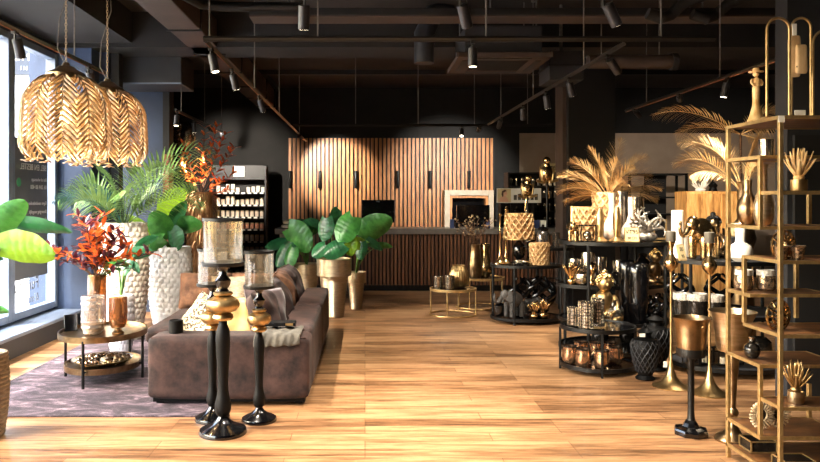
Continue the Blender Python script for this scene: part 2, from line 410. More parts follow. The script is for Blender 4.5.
def text_mesh(name, body, size, mat, parent=None, loc=(0,0,0), rot=(0,0,0), ext=.001, align='CENTER', sx=1):
    cu = bpy.data.curves.new(name, 'FONT'); cu.body = body; cu.size = size; cu.extrude = ext; cu.align_x = align; cu.align_y = 'CENTER'
    t = bpy.data.objects.new(name+'_tmp', cu); COL.objects.link(t); bpy.context.view_layer.update()
    me = bpy.data.meshes.new_from_object(t.evaluated_get(bpy.context.evaluated_depsgraph_get()))
    bpy.data.objects.remove(t); bpy.data.curves.remove(cu)
    o = bpy.data.objects.new(name, me); COL.objects.link(o); me.materials.clear(); me.materials.append(K[mat])
    if parent is not None: o.parent = parent
    o.location = loc; o.rotation_euler = rot; o.scale = (sx,1,1); return o
ORD = ['first','second','third','fourth','fifth','sixth','seventh','eighth','ninth','tenth','eleventh','twelfth','thirteenth']
WORLD=2.3; SUN=15; SUNDIR=(.36,.30,-1.0); FILL=14; EXPO=0
# ------------------------------------------------------------------ setting
CZ = 3.94
struct('floor', MB().box(-3.9, -1.5, -.1, 9, 14.6, 0), 'floor', smooth=False)
struct('ceiling', MB().box(-4.05, -1.5, CZ, 9, 14.75, CZ+.1).box(-4.8, 8.75, CZ, -4.05, 14.75, CZ+.1), 'ceil', smooth=False)
struct('wall_back', MB().box(-4.8, 14.6, 0, 9, 14.75, CZ), 'darkwall', smooth=False)
struct('wall_right', MB().box(9, -1.5, 0, 9.15, 14.75, CZ), 'darkwall', smooth=False)
struct('wall_front', MB().box(-3.9, -1.65, 0, 9, -1.5, CZ), 'darkwall', smooth=False)
m = MB().box(-4.05,-1.65,0,-3.9,8.75,.27).box(-4.05,-1.65,3.42,-3.9,8.75,CZ)
struct('wall_left', m, 'bluewall', smooth=False)
m = MB().box(-4.05,8.75,0,-3.42,9.0,CZ).box(-4.05,9.0,0,-3.3,9.2,CZ)
struct('wall_left_pier', m, 'bluewall', smooth=False)
struct('wall_left_recess', MB().box(-3.3,9.05,0,-3.18,9.2,CZ), 'blackpaint', smooth=False)
struct('wall_left_back', MB().box(-4.8,10.0,0,-2.88,10.15,CZ), 'bluewall', smooth=False)
struct('wall_left_far', MB().box(-4.8,10.15,0,-4.65,14.6,CZ), 'blackpaint', smooth=False)
struct('trim_doorway', MB().box(-2.88,9.97,0,-2.79,10.2,2.25), 'trimwood', smooth=False)
struct('trim_jamb', MB().box(-2.88,9.97,2.25,-2.79,10.2,CZ), 'blackpaint', smooth=False)
struct('wall_right_partition', MB().box(3.27,5.42,0,9,5.58,CZ), 'greypart', smooth=False)
struct('wall_right_panel', MB().box(3.31,5.39,0,9,5.42,2.1), 'blackpaint', smooth=False)
struct('wall_back_panel', MB().box(3.22,14.56,0,9,14.6,2.99), 'beige', smooth=False)
struct('baseboard_back', MB().box(2.7,14.53,0,9,14.56,.1), 'blackpaint', smooth=False)
struct('column_1', MB().box(3.02,10.4,0,3.72,10.9,CZ), 'blackpaint', smooth=False, bevel=.006)
struct('column_lit_side', MB().box(2.965,10.5,0,3.02,10.9,CZ), 'beamlit', smooth=False)  # paler strip that paints in the lit left side of the black column
struct('sill_window', MB().box(-3.9,-1.5,0,-3.55,8.75,.2), 'greypart', smooth=False)
struct('sill_ledge', MB().box(-3.9,-1.5,.2,-3.52,8.75,.24), 'sill', smooth=False, bevel=.008)
# window
def win(n, y0, y1):
    fr = MB()
    for a,b in ((y0,y0+.07),(y1-.07,y1)): fr.box(-3.96,a,.27,-3.84,b,3.42)
    fr.box(-3.955,y0+.07,.27,-3.845,y1-.07,.35).box(-3.955,y0+.07,3.34,-3.845,y1-.07,3.42)
    o = struct('window_%d' % n, fr, 'frame', smooth=False, bevel=.008)
    MB().box(-3.905,y0+.07,.35,-3.897,y1-.07,3.34).build('pane', 'pane', o, smooth=False)
ys = [-1.5, .8, 3.1, 5.4, 7.62, 8.75]
for i in range(5): win(i+1, ys[i], ys[i+1])
# soffits, beams, ducts of the room
struct('ceiling_beam', MB().box(-4.0,8.7,3.5,9,9.35,CZ), 'beam', smooth=False)
struct('ceiling_soffit', MB().box(-4.0,-1.5,3.55,-2.9,8.7,CZ), 'beam', smooth=False)
struct('trim_ceiling_frame', MB().box(-4.6,12.6,3.86,9,12.68,CZ).box(-1.85,12.68,3.86,-1.78,14.6,CZ), 'blackpaint', smooth=False)
def S(name, mb, mat, label, cat, loc=(0,0,0), group=None, **k): return tag(mb.build(name, mat, None, loc, **k), label, cat, group)
t = thing('cable_tray', 'long straight cable tray with underside coloured as if lit crossing under the ceiling', 'cable tray', (2.3,7.4,3.5))
MB().box(-3.5,-.15,0,5.4,.15,.02).build('tray_base', 'beamlit', t, smooth=False)  # lamplight on the underside is put into this brown; rails stay dark
MB().box(-3.5,-.15,.02,5.4,-.13,.09).box(-3.5,.13,.02,5.4,.15,.09).build('rail', 'blackpaint', t, smooth=False)
for x in (-3.1,-1,1.2,3.4,5.2):
    for y in (-.14,.14): MB().tube([(x,y,.05),(x,y,CZ-3.5)],.008,6).build('hanger_rod','cable',t)
t = thing('ventilation_duct', 'long brown rectangular duct running to the back under the ceiling, left', 'duct', (-2.02,5.2,3.5))
MB().box(-.18,0,0,.18,9.35,.34).build('duct_body','beamlit',t,smooth=False,bevel=.01)
for y in (.02,1.3,2.6,3.9,5.2,6.5,7.8,9.0): MB().box(-.2,y,-.015,.2,y+.035,.35).build('flange','beam',t,smooth=False)
MB().tube([(.2,0,.12),(.22,.8,.12),(.24,1.6,.1),(.34,1.95,.1),(.6,2.05,.1),(1.4,2.05,.1)],.05,10).build('black_conduit','trackblack',t)
t = thing('duct_box', 'boxed charcoal duct high above the palm and the blue wall', 'duct', (-3.0,9.3,3.14))
MB().box(-1.3,0,0,.56,.68,.41).build('box_body','greypart',t,smooth=False,bevel=.01)
MB().box(-1.3,-.012,.0,.56,0,.02).box(-1.3,-.012,.39,.56,0,.41).build('edge_strip','sill',t,smooth=False)
[MB().tube([(x,.35,.41),(x,.35,CZ-3.14)],.01,6).build('hanger_rod','cable',t) for x in (-.8,.3)]
t = thing('round_duct', 'short round brown pipe hanging right of the air conditioner', 'duct', (2.5,7.85,3.15))
MB().tube([(0,0,0),(.95,0,0)],.075,18).build('pipe','beamlit',t)
MB().tube([(.93,0,0),(.99,0,0)],.095,18).build('collar','beam',t)
[MB().tube([(x,0,.07),(x,0,CZ-3.15)],.007,6).build('hanger_rod','cable',t) for x in (.15,.8)]
hs = [(1.1,-.5,.69),(1.0,-.5,.42),(.75,-.45,.34),(.62,-.42,.22),(.5,-.5,.17),(.36,-.5,.22)]
for dx,dz,r,lb in ((0,.05,.06,'left'),(.45,.04,.055,'middle'),(1.5,.1,.05,'right')):
    S('flexible_hose', MB().tube([Vector(p)+Vector((dx,0,dz)) for p in hs],r,10), 'beam', 'dark flexible hose drooping under the ceiling near the round brown pipe, %s of three'%lb, 'hose', (2.5,7.58,3.22))
# air conditioner
t = thing('air_conditioner', 'black ceiling cassette air conditioner with slotted panel hanging in the middle', 'air conditioner', (1.5,7.98,3.13))
MB().box(-.42,-.4,.05,.42,.4,.36).build('housing','greypart',t,smooth=False,bevel=.01)
mm = MB()
for a in (0,1,2,3):
    mm.T = Matrix.Rotation(a*PI/2,4,'Z'); mm.add([(-.52,-.5,0),(.52,-.5,0),(.3,-.3,.0),(-.3,-.3,.0),(-.52,-.5,.05),(.52,-.5,.05),(.3,-.3,.05),(-.3,-.3,.05)],[(3,2,1,0),(4,5,6,7),(0,1,5,4),(2,3,7,6)])
mm.T = Matrix.Identity(4); mm.build('panel_frame','beamlit',t,smooth=False)
mm = MB()
for k in range(14): mm.box(-.3,-.29+k*.043,.004,.3,-.27+k*.043,.02)
mm.box(-.3,-.3,.02,.3,.3,.03); mm.build('grille','blackpaint',t,smooth=False)
mm = MB()
for a in range(4):
    mm.T = Matrix.Rotation(a*PI/2,4,'Z'); mm.box(-.3,-.43,-.006,.3,-.37,.0)
mm.T = Matrix.Identity(4); mm.build('air_slot','blackpaint',t,smooth=False)
[MB().tube([(x,y,.3),(x,y,CZ-3.13)],.008,6).build('hanger_rod','cable',t) for x in (-.38,.38) for y in (-.3,.3)]
S('duct_elbow', MB().tube([(0,0,0),(.0,0,.35),(.12,.05,.6),(.3,.2,.69)],.12,14), 'greypart', 'grey duct elbow rising beside the left of the air conditioner', 'duct', (.70,8.3,3.22))
# ------------------------------------------------------------------ tracks and spots
TZ = 2.8
def track(label, pts, rods):
    x0,y0 = pts[0]
    t = thing('lighting_track', label, 'lighting track', (x0,y0,TZ))
    mm = MB(); mm.tube([(x-x0,y-y0,.0) for x,y in pts], .019, 4); mm.build('rail','trackblack',t,smooth=False)
    m2 = MB(); m2.tube([(x-x0,y-y0,-.02) for x,y in pts], .005, 4); m2.build('conductor_strip','trimwood' if x0==pts[1][0] else 'trackblack',t,smooth=False)  # brown on tracks running straight back paints in their lit edge
    for x,y in rods: MB().tube([(x-x0,y-y0,.01),(x-x0,y-y0,CZ-TZ)], .006, 5).lathe([(.025,0),(.025,.02)],10,(x-x0,y-y0,CZ-TZ-.02)).build('suspension_rod','cable',t)
track('black spotlight track running back from above the sofa to the slatted wall', [(-1.2,5.28),(-1.2,14.2)], [(-1.2,5.4),(-1.2,7.6),(-1.2,9.8),(-1.2,12.8)])
track('black spotlight track crossing the room in front of the air conditioner', [(-1.2,5.2),(2.6,5.2)], [(-.35,5.2),(.9,5.2),(2.2,5.2)])
track('black spotlight track running back at the right of the air conditioner', [(1.98,5.3),(1.95,11.1)], [(1.97,6.3),(1.97,8.2),(1.96,10.1)])
track('black spotlight track crossing in front of the slatted wall', [(-1.15,11.2),(3.0,11.2)], [(-.15,11.2),(.85,11.2),(1.75,11.2),(2.6,11.2)])
track('black spotlight track at the right above the gold palm leaves', [(3.5,5.9),(3.5,9.4)], [(3.5,6.9),(3.5,8.7)])
track('short black spotlight track at the left above the red plant', [(-2.52,9.3),(-2.52,12.4)], [(-2.52,9.6),(-2.52,11.0),(-2.52,12.3)])
track('black spotlight track by the window behind the two gilded pendants', [(-2.45,4.2),(-2.45,6.6)], [(-2.45,5.9),(-2.45,4.6)])
track('black spotlight track nearest the viewer at the very top', [(-1.0,4.05),(2.3,4.05)], [(.2,4.05),(1.9,4.05)])
_spot = None
def spot(x, y, pan, tilt, label, power=None, tgt=None, cone=50, col=(1,.88,.72), blend=.6):
    """tilt 0 = straight down"""
    global _spot
    if _spot is None:
        t = thing('track_spotlight', label, 'spotlight', (x,y,TZ-.02))
        MB().box(-.016,-.03,-.02,.016,.03,.0).tube([(0,0,-.02),(0,0,-.06)],.008,8).build('bracket','trackblack',t,smooth=False)
        MB().lathe([(.03,-.19),(.034,-.185),(.034,-.055),(.030,-.05)],20).build('housing','spot',t)
        MB().lathe([(.028,-.1905),(.028,-.1895)],20).build('lens','lens',t)
        _spot = t
        o = t
    else: o = dup(_spot, (x,y,TZ-.02), label)
    o['group'] = 'spotlights on the tracks'
    # tilt the housing and lens inside the bracket
    e = Matrix.Rotation(pan,4,'Z') @ Matrix.Rotation(tilt,4,'X')
    for ch in [q for q in SC.objects if q.parent == o]:
        if not ch.name.startswith('bracket'): ch.rotation_euler = e.to_euler(); ch.location = (0,0,-.0)
    if power:
        d = (e.to_3x3() @ Vector((0,0,-1)))
        li = bpy.data.lights.new('spot_beam','SPOT'); li.energy = power; li.color = col; li.spot_size = math.radians(cone); li.spot_blend = blend; li.shadow_soft_size = .03
        lo = bpy.data.objects.new('spot_beam', li); COL.objects.link(lo)
        p = Vector((x,y,TZ-.02)) + d*.215; lo.location = p
        aim = (Vector(tgt)-p) if tgt else d
        lo.rotation_euler = aim.to_track_quat('-Z','Y').to_euler()
W = PI/180
def spot_at(x, y, tgt, label, power, cone=50, **k):
    v = Vector(tgt) - Vector((x,y,TZ-.02)); h = math.hypot(v.x, v.y)
    tilt = math.atan2(h, -v.z); pan = math.atan2(v.x, -v.y) + PI if False else math.atan2(-v.x, v.y)
    spot(x, y, pan, min(tilt, 1.35), label, power, None, cone, **k)
spot_at(-1.2,5.45,(-.6,5.2,0),'spotlight nearest the front end of the left long track',230,75)
spot_at(-1.2,6.3,(-.6,6.9,0),'second spotlight back on the left long track',430,80)
spot_at(-1.2,7.9,(-.5,8.8,0),'third spotlight back on the left long track',300,70)
spot_at(-1.2,12.6,(-.62,14.5,2.15),'spotlight nearest the slatted wall on the left long track',620,52,col=(1,.92,.8))
spot_at(.80,5.2,(.8,5.2,0),'spotlight hanging straight down left of the air conditioner',470,85)
spot_at(1.97,5.7,(3.6,6.6,0.9),'spotlight at the front of the right long track, tilted right',600,60)
spot_at(1.96,6.75,(2.6,7.3,.9),'second spotlight from the front of the right long track',420,62)
spot_at(1.96,7.6,(2.4,8.0,.3),'third spotlight from the front of the right long track',260,66)
spot_at(1.96,8.7,(2.2,9.4,.8),'fourth spotlight from the front of the right long track, seen lit',300,60)
spot_at(1.95,10.0,(1.6,12.3,.4),'rearmost spotlight on the right long track',110,60)
spot_at(1.85,11.2,(1.75,14.5,1.9),'spotlight facing the slatted wall at the right end of its track',760,56,col=(1,.92,.8))
spot_at(1.55,11.2,(1.3,9.8,.3),'spotlight beside the one lighting the slatted wall, pointing down',200,50)
spot_at(3.5,6.75,(3.2,6.9,1.2),'spotlight nearest the dark partition on the right track',190,60)
spot_at(3.5,7.8,(6.9,14.5,2.1),'bright spotlight in the middle of the right track',620,48)
spot_at(3.5,9.1,(5.6,11.2,1.4),'spotlight at the far end of the right track',300,46)
spot_at(-2.52,9.4,(-2.6,9.0,.6),'nearest of four spotlights on the short left track',170,66)
spot_at(-2.52,10.3,(-2.5,10.5,1.2),'second of four spotlights on the short left track',480,62)
spot_at(-2.52,11.3,(-2.6,14.2,2.5),'third of four spotlights on the short left track',700,56)
spot_at(-2.52,12.3,(-2.7,14.0,2.5),'rearmost of four spotlights on the short left track, tilted back',60,62)
spot_at(-2.45,4.9,(-2.4,6.3,0),'spotlight in front of the window, left of the pendants',260,70)
spot_at(-2.45,6.2,(-2.7,8.2,.6),'spotlight behind the rear gilded pendant',330,66)
spot_at(-.35,4.05,(-.5,4.9,0),'spotlight hanging straight down left of the middle at the very top',340,85)
spot_at(.55,4.05,(1.5,5.5,0),'tilted spotlight at the top edge left of the middle air unit',330,80)
spot_at(1.38,4.05,(2.45,4.5,.9),'large tilted lit spotlight at the top edge right of the middle',300,56)
# ------------------------------------------------------------------ slatted wall
t = thing('slatted_wall_panel', 'lit oak slatted panel on the back wall behind the counter', 'wall panel', (-1.6,14.52,0))
MB().box(0,0,0,4.3,.08,2.9).build('backing','blackpaint',t,smooth=False)
mm = MB(); n = 50
for i in range(n):
    x = .02 + i*(4.26/n); mm.box(x,-.035,.0,x+.054,0,2.88)
mm.build('slats','slat',t,smooth=False)
_w = None
for i,(px,lab) in enumerate(((290,'black wall light at the left edge of the slatted panel'),(320,'black wall light second from the left on the slats'),(356,'black wall light above the left till screen'),(398,'black wall light in the middle of the slatted panel'),(430,'black wall light left of the framed recess'),(469,'black wall light above the framed recess'))):
    x = PX(px,14.44)
    if _w is None:
        _w = thing('wall_light', lab, 'wall light', (x,14.44,1.84), 0, 'slim black wall lights on the slats')
        MB().lathe([(.034,0),(.036,.004),(.036,.356),(.034,.36)],16).build('shade','black',_w)
        MB().box(-.02,.02,.14,.02,.05,.22).build('wall_bracket','black',_w,smooth=False)
    else: dup(_w,(x,14.44,1.84),lab)
# ------------------------------------------------------------------ counter
CY = 12.3
t = thing('service_counter', 'long sales counter with dark slatted front and grey stone top', 'counter', (-1.5,CY,0))
MB().box(.1,.06,0,5.1,.7,1.02).build('carcass','blackpaint',t,smooth=False)
mm = MB()
for i in range(76): mm.box(.12+i*.0655,.02,.1,.12+i*.0655+.04,.06,1.0)
mm.build('slats','slatd',t,smooth=False)
MB().box(.1,.03,0,5.1,.06,.1).build('plinth','black',t,smooth=False)
MB().box(-.08,-.04,1.0,5.16,.74,1.1).build('countertop','counter',t,smooth=False,bevel=.008)
MB().box(0,0,0,.1,.7,1.0).build('end_panel','whitepanel',t,smooth=False,bevel=.004)
# POS screens
t = thing('till_screen', 'large black till screen standing on the counter above the plants', 'monitor', (PX(378,12.6),12.6,1.1))
MB().box(-.29,-.02,.09,.29,.03,.5).build('casing','blackgloss',t,smooth=False,bevel=.01)
MB().box(-.26,-.025,.12,.26,-.02,.47).build('display','screen',t,smooth=False)
MB().box(-.03,.03,0,.03,.06,.3).box(-.12,-.06,0,.12,.12,.015).build('stand','black',t,smooth=False)
text_mesh('lettering','POS',.035,'greyink',t,(0,-.027,.475),(PI/2,0,0))
S('receipt_bottle', MB().lathe([(.02,0),(.03,.01),(.03,.11),(.014,.14),(.014,.18)],14), 'whitepanel', 'small pale dispenser bottle left of the till screen', 'bottle', (PX(358,12.5),12.5,1.1))
t = thing('framed_recess', 'pale framed fireplace-like recess with black interior behind the counter', 'recess', (PX(468.5,14.3),14.3,0))
w2 = .5
MB().box(-w2,-.1,0,-w2+.11,.2,1.8).box(w2-.11,-.1,0,w2,.2,1.8).box(-w2+.11,-.1,1.69,w2-.11,.2,1.8).build('outer_frame','whitepanel',t,smooth=False,bevel=.005)
MB().box(-w2+.11,-.06,0,-w2+.16,.18,1.69).box(w2-.16,-.06,0,w2-.11,.18,1.69).box(-w2+.16,-.06,1.64,w2-.16,.18,1.69).build('inner_frame','slat',t,smooth=False)
MB().box(-w2+.16,.14,0,w2-.16,.18,1.64).build('back_panel','screen',t,smooth=False)
t = thing('till_screen', 'black till screen standing in front of the framed recess', 'monitor', (PX(473,12.65),12.65,1.1))
MB().box(-.3,-.02,.06,.3,.03,.41).build('casing','blackgloss',t,smooth=False,bevel=.01)
MB().box(-.27,-.025,.09,.27,-.02,.38).build('display','screen',t,smooth=False)
MB().box(-.03,.03,0,.03,.06,.25).box(-.12,-.06,0,.12,.12,.015).build('stand','black',t,smooth=False)
for i,(px,h,mt,lab) in enumerate(((452,.16,'blueprint','small blue box on the counter left of the right till screen'),(457,.1,'blackmatte','small black card reader on the counter beside the blue box'),(488,.14,'blueprint','small blue spray bottle on the counter right of the right till screen'))):
    o = MB().lathe([(.035,0),(.04,.01),(.04,h*.7),(.015,h*.8),(.015,h)],12) if i==2 else MB().cbox(0,0,h/2,.07,.06,h)
    S(['card_box','card_reader','spray_bottle'][i], o, mt, lab, ['box','card reader','bottle'][i], (PX(px,12.45),12.45,1.1), smooth=(i==2))
# folded goods on the counter's left end
for k,(dx,z,lab) in enumerate(((0,0,'cream folded cloth at the bottom of the pile on the left counter end'),(.03,.07,'cream folded cloth on top of the pile on the left counter end'))):
    S('folded_cloth', MB().soft(dx,0,z+.035,.5,.34,.07,.5,8,0,.01,k), 'cream', lab, 'cloth', (PX(296,12.5),12.5,1.1), 'folded cloths on the counter', sub=1)
S('folded_cloth', MB().soft(0,0,.05,.26,.3,.1,.5,8,0,.01,4), 'taupe', 'brown folded cloth beside the cream pile on the counter', 'cloth', (PX(315,12.5),12.5,1.1), sub=1)
# ------------------------------------------------------------------ lit product rack
Y = 13.75; x0 = PX(212,Y); x1 = PX(266,Y); w = x1-x0
t = thing('product_rack', 'tall dark product rack of pale jars against the back wall', 'shelf unit', (x0,Y,0))
MB().box(0,0,0,.03,.32,2.28).box(w-.03,0,0,w,.32,2.28).build('side_panel','greypart',t,smooth=False)
MB().box(.03,.29,0,w-.03,.32,2.28).build('back_panel','blackpaint',t,smooth=False)
MB().box(.03,-.01,2.0,w-.03,.29,2.28).build('header_box','greypart',t,smooth=False)
MB().box(w*.4,-.015,2.06,w*.6,-.01,2.26).build('header_label','paper',t,smooth=False)
text_mesh('label_text','home',.06,'ink',t,(w*.5,-.018,2.19),(PI/2,0,0)); text_mesh('label_text','VTS',.07,'ink',t,(w*.5,-.018,2.1),(PI/2,0,0))
zs = [1.73,1.49,1.25,1.01,.77,.53,.2]
for z in zs: MB().box(.03,.0,z,w-.03,.29,z+.022).build('shelf','greypart',t,smooth=False)
mm = MB()
for z in zs:
    for k in range(8): mm.box(.1+k*.12,-.006,z-.012,.17+k*.12,0,z+.02)
mm.build('price_tags','paper',t,smooth=False)
rows = ['top','second','third','fourth','fifth','sixth']
proto = {}
cnt = 0
for r,z in enumerate(zs[:6]):
    k = 0; x = .07
    while x < w-.1:
        if r == 0 and k == 5: x += .12
        kind = ('white','jar','jar','pinkbox','jar','jar')[r]
        if r == 2 and k == 0: kind = 'amberjar'
        h = [.13,.1,.16,.16,.09,.1,.11,.12,.1][k%9] if r < 2 else .12
        key = (kind, h)
        lab = '%s jar, %s from the left on the %s shelf of the product rack' % ({'white':'white','jar':'pale','pinkbox':'rose','amberjar':'amber'}[kind], ORD[k], rows[r])
        loc = (x0+x+.03, Y+.1, z+.022)
        if key not in proto:
            o = thing('candle_jar', lab, 'jar', loc, 0, 'small jars on the lit product rack')
            MB().lathe([(.034,0),(.038,.004),(.038,h*.8),(.036,h*.82)],12).build('jar_body', {'white':'white','jar':'jar','pinkbox':'pinkbox','amberjar':'goldm'}[kind], o)
            MB().lathe([(.037,h*.82),(.037,h),(.03,h+.004)],12).build('lid', 'white' if kind=='white' else 'champ', o)
            proto[key] = o
        else: dup(proto[key], loc, lab)
        x += .096; k += 1

t = thing('junction_box', 'dark box fixed under the ceiling behind the front of the right track', 'box', (2.35,8.35,3.0))
MB().box(-.2,-.2,0,.2,.3,.34).build('box_body','greypart',t,smooth=False,bevel=.008)
MB().box(-.21,-.21,.16,.21,.31,.18).build('seam','blackpaint',t,smooth=False)
MB().tube([(0,.05,.34),(0,.05,.94)],.02,8).build('hanger','cable',t)
# ------------------------------------------------------------------ outside the window
S('shop_building', MB().box(-14,14,0,-5.2,18,9).box(-5.2,13.9,0,-5.0,18,3.6), 'outwall', 'pale building across the forecourt seen through the window', 'building', smooth=False)
t = thing('fascia_sign', 'navy lettered fascia sign on the pale building outside the window', 'sign', (PX(40,13.93),13.93,4.34))
MB().box(-.95,0,-.24,.95,.06,.26).build('sign_board','navy',t,smooth=False)
text_mesh('lettering','HOME ISLAND',.215,'whiteink',t,(0,-.004,.1),(PI/2,0,0))
text_mesh('lettering','I N T E R I O R S',.11,'whiteink',t,(0,-.004,-.12),(PI/2,0,0))
struct('ground_outside', MB().box(-30,-8,-.12,-4.05,30,-.02), 'pave', smooth=False)
# window film sign, mirrored when read from indoors
t = thing('window_sign', 'grey film sign with mirrored white lettering on the window', 'sign', (-3.885,8.15,0))
MB().box(-.004,-.42,.7,.0,.42,2.3).build('film','signgrey',t,smooth=False)
def wtxt(b, s, y, z, mt='whiteink', al='LEFT'):
    # plane facing outdoors (-x): from indoors the text reads mirrored
    o = text_mesh('lettering', b, s, mt, t, (.0035,0,0), (PI/2,0,-PI/2), .001, al); o.location = (.0035, y, z); return o
wtxt('BEL EN BESTEL',.1,.38,1.98); wtxt('Bel of whatsapp',.06,.38,1.84); wtxt('06 204 80 400',.07,.38,1.75)
for k,b in enumerate(('Eigen meubelatelier','Bezorging mogelijk','Gratis styling advies','Openingstijden')): wtxt(b,.058,.38,1.56-k*.1)
MB().lathe([(.05,0),(.05,.003)],20).build('round_icon','green',t,(.002,-.3,1.8),rot=(0,PI/2,0))
for k,b in enumerate(('Furniture','& more')):
    o = tag(text_mesh('window_script',b,.2-.06*k,'greyink',None,(-3.889,8.35,.62-.17*k),(PI/2,0,-PI/2),.001,'LEFT'),'thin grey mirrored script low on the window, %s line' % ('upper','lower')[k],'lettering'); 
# ------------------------------------------------------------------ rug
mm = MB(); 
mm.box(-3.12,5.15,0,-1.12,8.25,.014)
S('area_rug', mm, 'rug', 'mottled mauve and grey velvet rug under the coffee table and sofa', 'rug', bevel=.006)
# ------------------------------------------------------------------ sofa
RG = .014
t = thing('corner_sofa', 'large brown velvet corner sofa with its low back to the aisle', 'sofa', (-1.2,5.41,0))
def so(name, x0,x1,y0,y1,z0,z1, e=.3, mt='suede', puff=0, wob=.006, sd=0, rot=None, n=12, lab=None):
    m = MB().soft(0,0,0,x1-x0,y1-y0,z1-z0,e,n,puff,wob,sd)
    o = m.build(name, mt, t, ((x0+x1)/2+1.2,(y0+y1)/2-5.41,(z0+z1)/2), sub=1, ang=80)
    if rot: o.rotation_euler = rot
    if lab: o['label'] = lab
    return o
so('arm',-1.69,-.43,5.41,5.70,.05,.545,.14,sd=1)
so('base_frame',-1.67,-.45,5.66,8.5,.06,.24,.2)
so('base_frame',-2.14,-1.6,6.85,8.5,.06,.22,.2,sd=4)
so('seat_cushion',-1.67,-.72,5.71,6.8,.2,.36,.4,sd=2,puff=.06)
so('seat_cushion',-1.5,-.72,6.82,8.28,.2,.36,.4,sd=3,puff=.06)
so('seat_cushion',-2.16,-1.48,6.78,8.28,.19,.355,.4,sd=5,puff=.08)
so('backrest',-.72,-.43,5.72,7.1,.05,.55,.14,sd=6)
so('backrest',-.72,-.43,7.12,8.5,.05,.55,.14,sd=7)
so('backrest',-2.14,-.74,8.24,8.5,.05,.5,.14,sd=8)
for k,(y,h) in enumerate(((6.12,.50),(6.78,.50),(7.4,.52),(7.98,.52))):
    o=MB().pillow(.66,h,.27,16,20+k,.03,.05).build('back_cushion','suede' if k!=2 else 'taupe',t,(-.86+1.2,y-5.41,.345+h*.49),sub=1,ang=80,label='plump brown back cushion leaning on the backrest')
    o.rotation_euler=(-.30,0,PI/2+R.uniform(-.12,.12))
for k,x in enumerate((-1.85,-1.25)):
    o=MB().pillow(.6,.42,.22,16,30+k,.03,.05).build('back_cushion','taupe',t,(x+1.2,8.1-5.41,.55),sub=1,ang=80,label='lighter brown back cushion')
    o.rotation_euler=(-.25,0,0)
mm = MB()
for x,y in ((-1.6,5.5),(-.52,5.5),(-.52,8.4),(-2.05,6.95),(-2.05,8.4),(-.52,6.9)): mm.cbox(x+1.2,y-5.41,.038,.06,.06,.048)
mm.build('feet','blackmatte',t,smooth=False)
MB().box(-.45,.04,.03,.73,3.05,.1).build('plinth','blackmatte',t,smooth=False)
mm = MB()
for y in (5.43,5.69): mm.tube([(-1.66+1.2,y-5.41,.53),(-.46+1.2,y-5.41,.53)],.005,5)
mm.build('piping','suede',t)
def pillow(name,label,mt,loc,sx,sz,th,rot,sd,lab2=None):
    m = MB().pillow(sx,sz,th*1.2,18,sd,.02,.10); o = S(name,m,mt,label,'cushion',loc,sub=1,ang=80); o.rotation_euler = rot; return o
pillow('scatter_cushion','gold satin cushion behind the sofa arm, between the candle stands','goldpillow',(-1.09,6.0,.56),.48,.46,.17,(-.35,.12,.35),40)
pillow('scatter_cushion','speckled cream fur cushion behind the sofa arm, left of the gold one','speck',(-1.40,6.22,.52),.44,.40,.16,(-.5,.55,-.2),41)
pillow('scatter_cushion','dark aubergine velvet cushion beside the right candle stand','darkpillow',(-.85,6.1,.62),.46,.46,.16,(-.35,.1,.9),42)
pillow('scatter_cushion','taupe velvet cushion leaning on the back cushion further down the sofa','taupe',(-1.06,7.2,.62),.48,.46,.17,(-.3,.15,1.1),43)
pillow('scatter_cushion','light beige cushion on the far seat of the sofa','wicker',(-1.5,7.85,.56),.46,.40,.16,(-.4,0,.1),44)
# folded throw over arm, book, black candle on arm
mm = MB(); vs=[]; n=24
prof = [(5.78,.566),(5.6,.567),(5.46,.567),(5.40,.553),(5.385,.50),(5.385,.46)]
for j,(y,z) in enumerate(prof):
    for i in range(n+1):
        x = -.86+.36*i/n; vs.append((x, y+ (.006*math.sin(i*1.7+j)), z+.006*math.sin(i*.9+j*1.3)+(.02*(i/n) if j>=3 else 0)))
fs=[(j*(n+1)+i,j*(n+1)+i+1,(j+1)*(n+1)+i+1,(j+1)*(n+1)+i) for j in range(len(prof)-1) for i in range(n)]
o = S('folded_throw', MB().add(vs,fs),'throw','grey folded throw hanging over the sofa arm','throw',ang=80)
sd = o.modifiers.new('thick','SOLIDIFY'); sd.thickness = .018; sd.offset = 1; sb = o.modifiers.new('s','SUBSURF'); sb.render_levels=2; sb.levels=1
t = thing('gift_box', 'flat black box with a small gold label on top of the throw', 'box', (-.70,5.66,.588), .05)
MB().box(-.14,-.06,0,.14,.06,.03).build('box_body','blackmatte',t,bevel=.003,smooth=False)
MB().box(.06,-.0615,.006,.12,-.06,.026).build('label_plate','goldm',t,smooth=False)
S('tray_candle', MB().lathe([(.05,0),(.057,.004),(.057,.1),(.048,.104),(.046,.096),(0,.094)],24), 'blackmatte', 'black candle pot standing on the left end of the sofa arm', 'candle', (PX(176,5.55),5.55,.547))
# ------------------------------------------------------------------ coffee table
cx, cy = -2.345, 6.28
t = thing('coffee_table', 'oval two-tier coffee table with dark legs on the rug', 'table', (cx,cy,RG))
MB().ell(0,0,.355,.405,.385,.405).build('tabletop','bronze',t)
MB().lathe([(.355,.38),(.372,.38),(.372,.43),(.36,.43),(.356,.406)],56,cap=False,sy=1.13).build('rim','bronze',t)
MB().ell(0,0,.31,.35,.11,.125).build('lower_shelf','bronze',t)
MB().lathe([(.31,.10),(.325,.10),(.325,.15),(.313,.15),(.31,.125)],56,cap=False,sy=1.13).build('lower_rim','bronze',t)
for k,(x,y) in enumerate(((-.02,-.41),(.355,-.02),(.1,.4),(-.35,0.02))):
    MB().tube([(x,y,0),(x,y,.40)],.013,8).tube([(x,y,.13),(x*.88,y*.85,.13)],.009,6).build('leg','black',t)
TT = RG+.405
